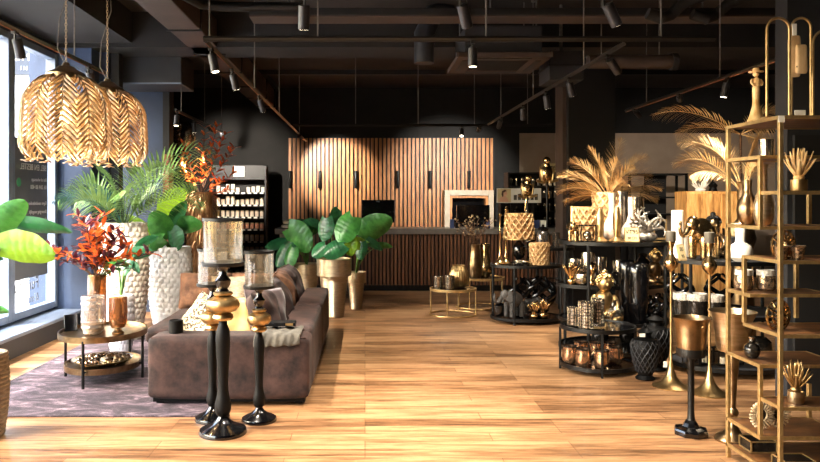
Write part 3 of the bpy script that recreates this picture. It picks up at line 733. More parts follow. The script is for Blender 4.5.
# vases on the table
def on(px, Y, z): return (PX(px,Y), Y, z)
t = thing('mercury_vase', 'wide mottled mercury glass vase at the front of the coffee table', 'vase', on(93,6.15,TT))
def ripple(a,z,r): return r*(1+.03*math.sin(z*120)+.02*math.sin(a*3+z*30))
prof=[(.06,0),(.082,.02),(.095,.06),(.1,.12),(.1,.26),(.096,.34)]
fine=[]
for i in range(len(prof)-1):
    for k in range(6):
        u=k/6; fine.append((prof[i][0]*(1-u)+prof[i+1][0]*u, prof[i][1]*(1-u)+prof[i+1][1]*u))
fine.append(prof[-1])
MB().lathe(fine,40,cap=False,fn=ripple).lathe([(0,0.002),(.06,0)],30,cap=False).build('glass_body','silverglass',t)
MB().lathe([(.0,.01),(.075,.02),(.09,.06),(.093,.1),(0,.11)],30,cap=False).build('champagne_tint','champ',t)
t = thing('flower_vase', 'tall amber streaked glass vase holding the rust-coloured bouquet', 'vase', on(97,6.42,TT))
MB().lathe([(.055,0),(.075,.02),(.082,.08),(.082,.48),(.08,.5)],32,cap=False).lathe([(0,0.002),(.055,0)],30,cap=False).build('glass_body','amber',t)
t = thing('amber_hurricane', 'short amber glass hurricane on a dark foot, right end of the coffee table', 'candle holder', on(118,6.2,TT))
MB().lathe([(0,0),(.05,0),(.055,.01),(.03,.03),(.03,.045),(.06,.055),(.06,.062),(0,.062)],28).build('foot','bronze',t)
MB().lathe([(.058,.062),(.078,.1),(.08,.2),(.078,.32)],32,cap=False).build('glass_body','amber',t)
t = thing('tablet_stand', 'slim black tablet leaning on a stand at the left end of the coffee table', 'tablet', on(71,6.3,TT), .5)
o = MB().cbox(0,0,.075,.11,.012,.15).build('tablet_body','screen',t,bevel=.003); o.rotation_euler=(-.3,0,0)
MB().box(-.03,0,0,.03,.07,.008).build('base','black',t,smooth=False)
# ornament dish + pebbles/shells on lower tier
t = thing('ornament_dish', 'oval dish of patterned dark and amber beads on the lower shelf of the table', 'dish', (cx,cy-.02,RG+.125))
MB().lathe([(0,0),(.17,0),(.24,.03),(.262,.05),(.255,.052),(.2,.02),(0,.012)],40,sy=1.05).build('dish','antsilver',t)
mm=MB(); m2=MB()
for k in range(90):
    a=R.uniform(0,2*PI); r=.22*R.random()**.5; q=(r*math.cos(a),r*math.sin(a),.035+.03*(1-r/.22)+R.uniform(0,.012))
    (mm if q[0]<.04 else m2).ball(q,R.uniform(.016,.026),1,1,.8,8,6)
mm.build('dark_beads','glitter',t,kind='stuff'); m2.build('amber_beads','bronze',t,kind='stuff')
# bouquet in the vase
bx,by,bz = on(97,6.42,TT)
t = thing('flower_bouquet', 'bouquet of rust, orange and plum leaves in the amber vase on the coffee table', 'bouquet', (bx,by,bz+.02))
st=MB(); fr=MB(); fp=MB(); fg=MB()
for k in range(26):
    a=R.uniform(0,2*PI); sp=R.uniform(.08,.36); h=R.uniform(.62,1.06)*(1-.25*sp)+.05
    if k<3: sp=.46; a=(PI,PI*.95,.15)[k]; h=(.72,.62,.66)[k]
    p0=Vector((R.uniform(-.02,.02),R.uniform(-.02,.02),0)); p1=Vector((.25*sp*math.cos(a)*.3,.25*sp*math.sin(a)*.3,.46)); p2=Vector((sp*math.cos(a),sp*math.sin(a)*.7,h))
    pts=[p0.lerp(p1,u/4) for u in range(5)]+[p1.lerp(p2,u/5)+Vector((0,0,.04*math.sin(PI*u/5))) for u in range(1,6)]
    st.tube(pts,.004,5)
    for j in range(5,10):
        for q in range(3 if j<9 else 5):
            an=R.uniform(0,2*PI); el=R.uniform(-.2,1.1); d=(math.cos(an)*math.cos(el),math.sin(an)*math.cos(el),math.sin(el))
            (fr if R.random()<.5 else fp).leaf(pts[j],d,R.uniform(.08,.14),R.uniform(.035,.06),R.uniform(-.6,.9),'oval',.35,5)
for k in range(9):
    a=R.uniform(-1,1); p=Vector((.1+.16*R.random(),R.uniform(-.12,.12),.5+.12*R.random()))
    fg.tube([(0,0,.42),tuple(p)],.003,4); fg.leaf(p,(math.cos(a),math.sin(a),.2),.11,.1,.5,'oval',.2,5)
st.build('stems','woodstem',t); fr.build('rust_leaves','redleaf',t); fp.build('plum_leaves','plumleaf',t); fg.build('eucalyptus_leaves','leafg',t)
# ------------------------------------------------------------------ candle stands
def stand(label, loc, s=(1,1,1), first=[None]):
    if first[0]: return dup(first[0], loc, label, sc=s)
    t = thing('floor_candle_holder', label, 'candle holder', loc, 0, 'black and gold floor candle holders by the sofa'); first[0]=t
    MB().lathe([(0,0),(.163,0),(.165,.012),(.158,.03),(.12,.05),(.075,.068),(.045,.095),(.032,.115)],40).build('base','blackgloss',t)
    MB().lathe([(.03,.115),(.045,.13),(.056,.165),(.056,.2),(.044,.25),(.036,.3),(.036,.38),(.046,.55),(.05,.64),(.047,.70),(.03,.745),(.028,.775)],32).build('baluster','blackmatte',t)
    MB().lathe([(.03,.772),(.062,.778),(.073,.795),(.066,.815),(.045,.828)],36).build('lower_ring','goldm',t)
    MB().lathe([(.045,.828),(.088,.84),(.11,.865),(.114,.888),(.104,.915),(.07,.935),(.05,.942)],40).build('gold_ball','goldm',t)
    MB().lathe([(.05,.94),(.066,.952),(.068,.965),(.045,.975)],36).build('upper_ring','goldm',t)
    MB().lathe([(.045,.972),(.03,.99),(.05,1.02),(.055,1.05),(.03,1.08),(.026,1.11),(.05,1.14),(.052,1.15)],32).build('neck','blackgloss',t)
    pl=MB().lathe([(0,1.15),(.142,1.15),(.146,1.16),(.146,1.176),(0,1.178)],44).build('plate','black',t)
    gc=MB().lathe([(.134,1.178),(.134,1.462)],48,cap=False).build('glass_cylinder','mercury',t)
    MB().lathe([(.131,1.455),(.142,1.455),(.142,1.475),(.131,1.475),(.131,1.455)],48,cap=False).build('top_rim','black',gc)
    return t
stand('tallest black and gold candle stand with mercury glass cylinder, in front of the sofa', (PX(223,4.81),4.81,0))
stand('shorter black and gold candle stand half hidden behind the tallest', (PX(212,5.08),5.10,0),(.78,.78,.845))
stand('shorter black and gold candle stand standing to the right of the tallest', (PX(258.5,5.05),5.08,0),(.78,.78,.835))
# ------------------------------------------------------------------ pendants
def pendant(label, loc, top=3.94):
    t = thing('pendant_lamp', label, 'pendant lamp', loc, 0, 'gilded leaf pendants by the window')
    N=10
    def rad(z):  # z from -.6 (bottom) .. 0 (top)
        u=max(0,-z/.6)
        if u<.36: return .11+.165*math.sin(PI/2*min(1,u/.36))**.62
        return .275+.01*math.sin((u-.36)*4) - .06*max(0,(u-.8)/.2)**1.5
    mm=MB(); lv=MB()
    for i in range(N):
        a=2*PI*i/N
        pts=[(rad(z)*math.cos(a),rad(z)*math.sin(a),z) for z in [-.01-.57*k/18 for k in range(19)]]
        mm.tube(pts,.0045,5)
        for k in range(14):
            z=-.004-.0395*k; 
            for sg in (-1,1):
                am=a+sg*2*PI/N*.53; vs=[]
                zz=z; n=5
                for j in range(n+1):
                    u=j/n; an=a+(am-a)*u; zj=zz+.02-.095*u**1.05; rr=rad(max(-.6,zj))*(1+.07*math.sin(u*PI*.62))
                    w=.0118*math.sin(PI*(.10+.84*u))**.8+.0015
                    for s2 in (-1,0,1):
                        vs.append(((rr+(.008 if s2==0 else 0))*math.cos(an),(rr+(.008 if s2==0 else 0))*math.sin(an),zj+s2*w-(0 if s2 else .0)))
                lv.add(vs,[(j*3+q,j*3+q+1,(j+1)*3+q+1,(j+1)*3+q) for j in range(n) for q in range(2)])
        # curled tips at the foot
        for sg in (-1,0,1):
            b=Vector(pts[-1]); d=Vector((math.cos(a+sg*.9)*.55,math.sin(a+sg*.9)*.55,-.8))
            lv.leaf(b,d,.065,.024,-1.1,'oval',.3,6)
    mm.build('ribs','goldm',t); o=lv.build('leaf_shade','rattan',t); 
    sd=o.modifiers.new('th','SOLIDIFY'); sd.thickness=.003
    MB().lathe([(.135,-.02),(.135,.015),(.12,.03),(.075,.05),(.055,.072),(.03,.078),(.022,.1),(0,.105)],28).build('cap','bronze',t)
    MB().lathe([(0,-.33),(.03,-.325),(.042,-.29),(.03,-.24),(.016,-.21),(.016,-.17)],18).build('bulb','bulb',t)
    MB().lathe([(.018,-.17),(.018,-.02)],14).build('socket','black',t)
    ch=MB(); L=top-loc[2]-.08; n=int(L/.022)
    for k in range(n):
        z=.085+k*(L/n); 
        q=[]
        for j in range(8):
            an=2*PI*j/8; x=.007*math.cos(an); zz=.015*math.sin(an)
            q.append((x,0,z+zz) if k%2 else (0,x,z+zz))
        ch.tube(q,.0022,4,closed=True)
    ch.build('chain','bronze',t)
    MB().tube([(0.0,0,.08),(-.06,.0,.2),(-.05,0,.4),(.03,0,.65),(.02,0,.9),(0,0,L+.08)],.0035,5).build('cable','cable',t)
    MB().lathe([(.05,L+.055),(.05,L+.08)],20).build('ceiling_rose','black',t)
    return t
ZP = PZ(77,5.0)
pendant('front one of two gilded leaf pendant lamps by the window', (PX(66,5.0),5.0,ZP))
pendant('rear gilded leaf pendant lamp, partly hidden behind the front one', (PX(107,5.65),5.66,ZP),3.5)
for x,y,p in ((PX(66,5.0),5.0,9),(PX(107,5.65),5.66,9)):
    li=bpy.data.lights.new('pendant_glow','POINT'); li.energy=p; li.color=(1,.74,.42); li.shadow_soft_size=.04
    lo=bpy.data.objects.new('pendant_glow',li); COL.objects.link(lo); lo.location=(x,y,ZP-.36)
# ------------------------------------------------------------------ planters and plants, left
def shellplanter(label, loc, r, h, mt):
    t = thing('textured_planter', label, 'planter', loc)
    n=44; rows=int(h/.0124)
    def fn(a,z,rr):
        # overlapping scales
        k=z/.062; ph=(PI/22 if int(k)%2 else 0); u=abs(math.sin((a+ph)*11)); 
        return rr*(1+.06*(math.sin(PI*(k%1))**.6)*u**.7)
    prof=[]
    for i in range(rows+1):
        u=i/rows; prof.append((r*(.62+.42*math.sin(PI*(u*.58+.12))**1.2) if u<1 else r*.93, h*u))
    m=MB().lathe(prof,132,fn=fn,cap=False); m.lathe([(0,.0),(prof[0][0],0)],30,cap=False)
    m.lathe([(prof[-1][0],h),(prof[-1][0]-.03,h+.004),(prof[-1][0]-.035,h-.06)],40,cap=False)
    pt=m.build('pot',mt,t,ang=25)
    MB().lathe([(0,h-.05),(r*.9,h-.055)],30,cap=False).build('soil','soil',pt)
    return t
P1=(PX(123,8.05),8.05,0); shellplanter('tallest cream planter with scaled relief, next to the blue pier',P1,.27,1.34,'shellwarm')
P2=(PX(170,9.0),9.0,0); shellplanter('white planter with scaled relief behind the sofa',P2,.265,1.0,'shell')
def palmplant(name,label,loc,fr,mt,hgt,leafl=.3,leafw=.022,nl=26):
    t=thing(name,label,'plant',loc)
    st=MB()
    for az,el,L,dr in fr:
        m=MB(); m.frond((0.02*math.cos(az),.02*math.sin(az),0),az,el,L,dr,nl,leafl,leafw*1.7,.009,.7,roll=R.uniform(.5,1.2)*R.choice((-1,1)))
        m.build('frond',mt,t)
    return t
p=palmplant('palm_plant','arching feather palm growing in the tallest cream planter',(P1[0],P1[1],1.29),
  [(.1,1.15,1.35,1.5),(-.25,1.0,1.1,1.4),(.35,1.3,1.5,1.6),(2.9,1.2,.95,1.7),(3.4,1.0,.8,1.5),(2.4,1.35,1.0,1.3),(-1.2,1.1,.8,1.4),(.0,.75,1.0,1.2),(1.6,1.25,1.0,1.2),(-.6,1.25,1.2,1.7),(-2.1,.9,.7,1.2)],'palm',1.3)
for az,el,L,dr in [(3.0,.7,.95,1.0),(3.5,.9,.8,1.2),(2.6,1.0,.9,1.1),(-2.4,1.2,.6,1.3)]:
    MB().frond((0,0,0),az,el,L,dr,26,.22,.024,.008,.7,roll=.9).build('frond','palmb',p,label='blue-green frond')
def alocasia(name,label,loc,lv,mt,mts=None,stemmat='stem',root=(0,0)):
    """lv: (centre px, centre py, length px, width px, tip angle in the picture plane in degrees, depth offset, turn)"""
    t=thing(name,label,'plant',loc); st=MB(); Y0=loc[1]
    for k,(px,py,L,W_,th,dy,*rest) in enumerate(lv):
        Y=Y0+dy; L*=Y/F; W_*=1.12*Y/F; th=math.radians(th); turn=rest[0] if rest else .35
        c=Vector((PX(px,Y)-loc[0],dy,PZ(py,Y)-loc[2]))
        d=Vector((math.cos(th),-.25,math.sin(th))).normalized()
        p=c-d*L*.5
        n=10; mid=Vector((p.x*.25,p.y*.4,max(.05,p.z*.75)))
        pts=[]
        for u in range(n+1):
            q=u/n; pts.append(Vector((root[0],root[1],0))*(1-q)**2+mid*2*q*(1-q)+p*q*q)
        st.tube(pts,[.012-.007*u/n for u in range(n+1)],6)
        # turn the blade so its face looks outwards
        side=d.cross(Vector((0,0,1))); side=side.normalized() if side.length>.05 else Vector((1,0,0))
        want=Vector((-math.sin(th),0,math.cos(th)))
        ang=math.atan2(d.dot(side.cross(want)),side.dot(want))
        m=MB().leaf(p,d,L,W_,.25,'heart',.3,14,roll=ang+turn,wav=.02,notch=.16)
        m.build('leaf',(mts[k%len(mts)] if mts else mt),t)
    st.build('stems',stemmat,t); return t
alocasia('philodendron','broad-leaved lime green plant in the white planter behind the sofa',(P2[0],P2[1],.94),
 [(173,199,34,20,55,-.05,.5),(161,224,32,22,100,-.15,.3),(178,215,36,18,70,.1,.9),(142,224,36,14,130,-.1,.9),(190,224,26,18,20,.1,.4),(150,243,26,16,200,-.25,.4),(176,240,22,18,-60,-.2,.3)],'leafg',['leafl','leafg','leafd','leafl','leafg','leafg','leafd'])
# plant in front of planter 1 (green leaves low right of bouquet)
t=shellplanter('small white pot planter beside the tallest planter, behind the amber hurricane',(PX(121,7.25),7.25,0),.13,.62,'shell')
t['label']='small white planter standing behind the coffee table glassware'
alocasia('rubber_plant','low dark green leafy plant behind the coffee table, right of the bouquet',(PX(121,7.25),7.25,.57),
 [(140,252,30,13,20,.05,.4),(148,240,24,10,35,.1,.7),(126,266,20,10,250,-.1,.5),(108,262,18,9,190,0,.5),(134,266,18,11,-30,-.08,.5)],'leafd',None)
# foreground left plant: planter mostly off frame
PL=(PX(-14,4.75),4.75,0)
t=thing('rope_planter','tan woven planter cut off by the left edge of the picture','planter',PL)
mm=MB()
for k in range(20):
    z=.02+k*.028; mm.tube([((.105+.03*math.sin(PI*k/24))*math.cos(a*PI/18),(.105+.03*math.sin(PI*k/24))*math.sin(a*PI/18),z) for a in range(36)],.0155,6,closed=True)
mm.build('woven_wall','wicker',t); MB().lathe([(0,.5),(.12,.5)],24,cap=False).lathe([(0,0),(.1,0),(.1,.02)],20).build('soil','soil',t)
alocasia('monstera_plant','large glossy green leaves reaching in at the left edge',(PL[0],PL[1],.5),
 [(9,214,50,24,50,0,.5),(30,223,98,20,5,.1,.6),(28,247,64,32,2,-.1,.3),(10,240,60,30,15,.12,.5),(1,310,18,10,10,.0,.5),(-20,222,50,30,110,.1,.3),(-30,245,50,30,170,.1,.3)],'leafg',['leafg','leafd','leafl','leafg','leafg','leafg','leafd'])
# red plant in tall raffia floor vase
RP=(PX(200,10.6),10.6,0)
t=thing('raffia_column','tall shaggy raffia floor column under the red-leaved plant','floor vase',RP)
MB().lathe([(.0,0),(.16,0),(.17,.1),(.19,.9),(.19,1.6),(.2,1.72),(.16,1.72),(.16,1.66),(0,1.66)],28).build('core','raffia',t)
mm=MB()
for k in range(900):
    a=R.uniform(0,2*PI); z=R.uniform(.35,1.74); r0=.19
    mm.leaf((r0*math.cos(a),r0*math.sin(a),z),(math.cos(a)*.5,math.sin(a)*.5,-.5+R.uniform(-.2,.7)),R.uniform(.14,.26),.022,1.3,'blade',.2,4)
mm.build('raffia_strands','raffia',t,kind='stuff')
t=thing('red_plant','spiky red and orange leaved plant on top of the raffia column','plant',(RP[0],RP[1],1.66))
st=MB(); lf=MB()
for (az,L,el) in ((.2,1.0,1.2),(.5,.9,.95),(PI,.8,1.25),(2.6,.7,1.0),(1.4,1.05,1.4),(-1.2,.7,1.1),(-.2,.45,.2),(.1,.6,.6),(-2.2,.6,.9),(3.0,.3,.1),(.8,1.1,1.3)):
    d=Vector((math.cos(az)*math.cos(el),math.sin(az)*math.cos(el),math.sin(el))); n=10
    pts=[d*(L*u/n) for u in range(n+1)]; st.tube(pts,.006,5)
    for j in range(3,n+1):
        for q in range(4):
            an=R.uniform(0,2*PI); dv=d*.8+Vector((math.cos(an),math.sin(an),.2))*.7
            lf.leaf(pts[j],dv,R.uniform(.09,.17),.035,.5,'oval',.3,4)
st.build('stems','woodstem',t); lf.build('foliage','redleaf',t)
# silver face sculpture behind
t=thing('wave_sculpture','silver shell-shaped sculpture on a dark wall shelf left of the red plant','sculpture',(PX(183,11.6),11.6,PZ(163,11.6)))
MB().ball((0,0,.45),.26,.8,.4,1.0,24,14).build('polished_body','antsilver',t)
mm=MB()
for k in range(9): mm.tube([(-.2+.02*k*.2+.16*math.sin(a*.35),-.1,.02+.09*k*.8+a*.008) for a in range(8)],.022,7)
mm.build('ribbed_edge','antsilver',t)
t=thing('display_pedestal','dark tall pedestal under the silver shell-shaped sculpture','pedestal',(PX(183,11.6),11.6,0))
zt=PZ(163,11.6)
MB().box(-.14,-.14,0,.14,.14,zt-.03).build('column','bluewall',t,smooth=False); MB().box(-.17,-.17,zt-.03,.17,.17,zt).build('top','black',t,smooth=False)
# small sideboard + white boxes behind sofa (px 205-215,y~285)
t=thing('side_shelf','low dark side table with white packages behind the sofa','side table',(PX(214,9.6),9.6,0))
MB().box(-.3,-.2,.40,.3,.2,.43).build('tabletop','black',t,smooth=False,bevel=.003)
for x,y in ((-.28,-.18),(.28,-.18),(-.28,.18),(.28,.18)): MB().tube([(x,y,0),(x,y,.4)],.012,6).build('leg','black',t)
S('white_package',MB().cbox(0,0,.06,.18,.14,.12),'white','larger white package on the low dark table behind the sofa','box',(PX(212,9.6),9.6,.43),bevel=.004)
S('white_package',MB().cbox(0,0,.04,.12,.12,.08),'paper','smaller white package on the low dark table behind the sofa','box',(PX(222,9.6),9.6,.43),bevel=.004)
# ------------------------------------------------------------------ gold planters by the counter
def ribplanter(label,loc,s,first=[None]):
    if first[0]: return dup(first[0],loc,label,sc=s)
    t=thing('gold_planter',label,'planter',loc,0,'ribbed pale gold planters by the counter'); t.scale=s; first[0]=t
    def band(z0,z1,r0,r1,n):
        pr=[]
        for k in range(n):
            a=k/n; b=(k+1)/n; r=r0+(r1-r0)*(a+b)/2
            pr+=[(r-.0035,z0+(z1-z0)*a),(r+.0035,z0+(z1-z0)*(a+b)/2)]
        pr.append((r1-.0035,z1)); return pr
    bd=MB().lathe([(0,0),(.125,0)]+band(.01,.56,.13,.195,36),44,cap=False).build('body','ribgold',t,ang=60)
    MB().lathe([(.2,.56)]+band(.565,.80,.235,.24,15)+[(.225,.802),(.222,.74)],44,cap=False).build('collar','ribgold',t,ang=60)
    MB().lathe([(0,.745),(.222,.745)],30,cap=False).build('soil','soil',bd)
    return t
g=[((PX(334,9.6),9.6,0),(1,1,1)),((PX(307,10.6),10.6,0),(.85,.85,.80)),((PX(356,10.3),10.3,0),(.62,.62,.68))]
labs=('largest ribbed gold planter in the middle of the three','ribbed gold planter at the left, half hidden by the sofa','smallest ribbed gold planter at the right of the three')
for (l,s),lb in zip(g,labs): ribplanter(lb,l,s)
alocasia('alocasia_plant','dark green heart-leaved plant in the largest gold planter',(g[0][0][0],g[0][0][1],.74),
 [(344,229,30,23,235,-.1,.35),(324,230,24,17,262,.05,.5),(333,249,24,17,200,-.2,.4),(350,246,20,16,-60,-.05,.4),(338,216,22,16,100,.15,.8),(318,250,18,14,215,-.1,.5)],'leafd',['leafg','leafd','leafd','leafl','leafd','leafd'])
alocasia('alocasia_plant','large-leaved plant in the left gold planter behind the sofa back',(g[1][0][0],g[1][0][1],.59),
 [(301,238,33,25,-35,-.15,.3),(304,221,26,12,165,.1,.9),(282,254,28,16,235,-.1,.5),(275,243,22,12,190,.05,.6),(312,226,22,18,40,.1,.4),(289,258,22,14,250,-.2,.5)],'leafg',['leafg','leafd','leafd','leafd','leafd','leafg'])
alocasia('alocasia_plant','plant with one big upright leaf in the smallest gold planter',(g[2][0][0],g[2][0][1],.5),
 [(375,225,37,24,40,-.05,.2),(354,240,26,14,160,-.1,.7),(372,244,24,14,-15,.05,.8),(384,246,18,10,10,.1,.8),(360,251,18,12,260,-.12,.4)],'leafg',['leafg','leafl','leafd','leafg','leafd'])
# ------------------------------------------------------------------ display tables
def rtable(name, label, cx, cy, rx, ry, tiers, legs=4, mt='black', tt='blackgloss', la=.6, ring=None, lr=.012, cat='display table', inset=None):
    t=thing(name,label,cat,(cx,cy,0)); th=.025
    ry0=ry
    for k,z in enumerate(tiers):
        oy=0; ry=ry0
        if inset is not None and k==inset: oy=.10; ry=ry0-.13
        MB().ell(0,oy,rx-.01,ry-.01,z-th,z-.003,56).build('tabletop' if k==0 else 'shelf',tt,t)
        MB().lathe([(rx-.012,z-th-.004),(rx,z-th-.004),(rx,z+.008),(rx-.012,z+.008),(rx-.012,z-th-.004)],60,cap=False,sy=ry/rx,c=(0,oy,0)).build('rim',mt,t)
    ry=ry0
    for k in range(legs):
        a=la+2*PI*k/legs; x,y=(rx-.006)*math.cos(a),(ry-.006)*math.sin(a)
        MB().tube([(x,y,0),(x,y,tiers[0]-th)],lr,8).build('leg',mt,t)
    if ring: MB().tube([(rx*math.cos(a*PI/24),ry*math.sin(a*PI/24),.012) for a in range(48)],.012,8,closed=True).build('base_ring',mt,t)
    return t
A=(2.19,6.6); rtable('display_table','low two-tier round black table with copper cups on its lower shelf',A[0],A[1],.345,.33,[.42,.07],4,la=-1.75)
Bc=(2.64,7.45); rtable('display_table','tall half-round black table with the gold palm baskets on top',Bc[0],Bc[1],.57,.47,[1.165,.70,.35,.06],4,la=-.72,lr=.018,inset=1)
Cc=(2.13,9.25); rtable('display_table','round black two-shelf table with grey elephants below and a woven pot on top',Cc[0],Cc[1],.47,.36,[.75,.07],4,la=-.5,lr=.016)
Ec=(2.66,10.05); 
t=rtable('display_table','higher black table behind, carrying the gold parrot stands',Ec[0],Ec[1],.34,.30,[.92,.45],4,la=-.6)
D=(3.43,6.62); rtable('display_table','half-round black table with the gold elephant, right of the half-round palm table',D[0],D[1],.53,.42,[1.04,.55,.08],4,tt='greypart',la=-2.6,lr=.016)
G1=(PX(453,9.75),9.75); rtable('nesting_table','front smaller gold nesting table with silver cups on it',G1[0],G1[1],.325,.28,[.37],4,'goldframe','blackgloss',la=-.35,ring=True,lr=.011,cat='coffee table')
G2=(PX(482,10.3),10.45); rtable('nesting_table','rear larger gold nesting table with tall bronze vases',G2[0],G2[1],.36,.32,[.45],4,'goldframe','blackgloss',la=-.6,ring=True,lr=.011,cat='coffee table')
# ------------------------------------------------------------------ generic decor
def vase(name,label,cat,loc,prof,mt,n=28,group=None,fn=None,extra=None,**k):
    return S(name,MB().lathe(prof,n,fn=fn),mt,label,cat,loc,group,**k)
def tab(T,px,dy,z):   # a spot on a table at the height z, seen at px
    Y=T[1]+dy; return (PX(px,Y),Y,z)
# gold nesting tables
for px,dy,h,lb in ((438,-.02,.17,'left silver ribbed cup on the front gold table'),(449.5,-.12,.19,'right silver ribbed cup on the front gold table')):
    t=thing('candle_cup',lb,'cup',tab(G1,px,dy,.37),0,'silver cups on the front gold table')
    pr=[]
    for k in range(12): pr+=[(.066,.002+h*k/12),(.070,.002+h*(k+.5)/12)]
    MB().lathe([(0,0)]+pr+[(.068,h),(.06,h),(.06,.03),(0,.03)],28,cap=False).build('cup_body','antsilver',t,ang=60)
    MB().lathe([(0,.03),(.058,.03),(.058,h*.7),(0,h*.7)],24).build('candle','greywax',t)
pr=[(.08,0),(.125,.04),(.14,.12),(.135,.2),(.1,.27),(.085,.3),(.09,.31),(.08,.31),(.09,.2),(0,.02)]
def rib(n,a_): return lambda a,z,r: r*(1+a_*abs(math.sin(a*n/2)))
vase('lantern_vase','gold ribbed lantern vase on the front gold table, behind the silver cups','vase',tab(G1,459,.14,.37),pr,'goldm',72,fn=rib(24,.05))
BV=tab(G2,475,-.10,.45)
vase('tall_vase','tall bronze bottle-shaped vase holding dried branches on the rear gold table','vase',BV,[(0,0),(.085,0),(.10,.05),(.105,.2),(.085,.35),(.07,.46),(.085,.50),(.075,.50),(.06,.46),(.07,.3),(0,.05)],'bronze')
vase('tall_vase','curved polished gold vase right of the bronze vase on the rear gold table','vase',tab(G2,485,-.02,.45),[(0,0),(.06,0),(.11,.06),(.12,.16),(.08,.28),(.06,.38),(.075,.48),(.065,.5),(.05,.44),(0,.3)],'gold')
t=thing('dried_branches','dry curly brown branches standing in the bronze vase on the gold table','branches',(BV[0],BV[1],BV[2]+.06))
mm=MB(); m2=MB()
for k in range(26):
    a=R.uniform(0,2*PI); sp=R.uniform(.05,.36); h=R.uniform(.6,.86)
    pts=[(0,0,0),(.01*math.cos(a),.01*math.sin(a),.4)]
    for u in range(1,7): pts.append((sp*(u/6)**1.3*math.cos(a)+R.uniform(-.02,.02),sp*(u/6)**1.3*math.sin(a)+R.uniform(-.02,.02),.4+(h-.4)*u/6))
    mm.tube(pts,.004,4)
    e=pts[-1]
    for q in range(4): m2.ball((pts[-1-q%3][0]+R.uniform(-.03,.03),pts[-1-q%3][1]+R.uniform(-.03,.03),pts[-1-q%3][2]+R.uniform(-.03,.03)),R.uniform(.008,.016),n=7,m=5)
mm.build('twigs','woodstem',t); m2.build('seed_heads','bronze',t,kind='stuff')
# --- basket-weave helper
def basket(name,label,loc,r,h,mt='woven',cat='pot',rows=None,taper=.94,solid=False):
    t=thing(name,label,cat,loc); rows=rows or max(4,int(h/.055)); n=13
    MB().lathe([(0,0),(r*taper*.985,0),(r*.985,h*.98),(r*.88,h),(r*.84,h*.7),(0,h*.65)],32).build('inner_wall','raffia',t)
    mm=MB()
    for i in range(rows):
        z0=h*i/rows; z1=h*(i+1)/rows
        for k in range(n):
            for sg in (-1,1):
                a0=2*PI*(k+(.5 if i%2 else 0))/n; a1=a0+sg*PI/n
                ra=r*(taper+(1-taper)*z0/h); rb=r*(taper+(1-taper)*z1/h)
                mm.tube([(ra*math.cos(a0),ra*math.sin(a0),z0),(ra*1.03*math.cos((a0+a1)/2),ra*1.03*math.sin((a0+a1)/2),(z0+z1)/2),(rb*math.cos(a1),rb*math.sin(a1),z1)],.011,5)
    mm.build('weave',mt,t)
    MB().lathe([(r*.93,h-.01),(r*1.02,h-.01),(r*1.02,h+.015),(r*.93,h+.015),(r*.93,h-.01)],40,cap=False).build('rim',mt,t)
    return t
TB=1.173
P=tab(Bc,588,-.02,TB); basket('woven_planter','front lower woven planter on the half-round table',P,.15,.34)
Pb=tab(Bc,609,.24,TB); basket('woven_planter','taller woven planter behind, holding the gold palm leaves',Pb,.17,.50)
t=thing('gold_palm','large spray of gilded dried palm leaves in the tall woven planter','dried palm',(Pb[0],Pb[1],Pb[2]+.45))
for az,el,L,dr in ((PI,.75,.62,.9),(2.9,1.05,.58,.7),(PI*1.03,.45,.60,.9),(2.6,1.35,.60,.4),(.2,1.45,.66,.3),(0,1.1,.62,.7),(.2,.8,.60,.9),(-.1,.55,.58,1.0),(-.3,.3,.5,.9),(PI*1.05,.2,.52,.8),(-1.6,1.2,.5,.7),(-1.5,.7,.45,.9),(-1.2,.95,.5,.8),(-2.0,.9,.5,.8),(1.5,1.2,.5,.6)):
    MB().frond((0,0,0),az,el,L,dr,34,.17,.012,.006,1.1,True,.25,.2,R.uniform(.7,1.4)*R.choice((-1,1))).build('palm_leaf','goldleaf',t)
def pricecard(name,label,loc,w,h,lines,rz=0,tilt=.25):
    t=thing(name,label,'sign',loc,rz)
    o=MB().box(-w/2,-.006,0,w/2,.006,h).build('frame','goldframe',t,smooth=False,rot=(-tilt,0,0))
    o=MB().box(-w/2+.008,-.008,.008,w/2-.008,-.006,h-.008).build('card','card',t,smooth=False,rot=(-tilt,0,0))
    for k,(b,s) in enumerate(lines):
        z=h*(.68-.42*k)
        q=text_mesh('lettering',b,s,'ink',t,(0,-.010*math.cos(tilt)+z*math.sin(tilt),z*math.cos(tilt)+.010*math.sin(tilt)),(PI/2-tilt,0,0),.0006)
    return t
pricecard('price_sign','square gold-framed price sign with black figures on the half-round table',tab(Bc,632,-.36,TB),.15,.15,(('VT95',.06),('30 CM',.034)),0,.12)
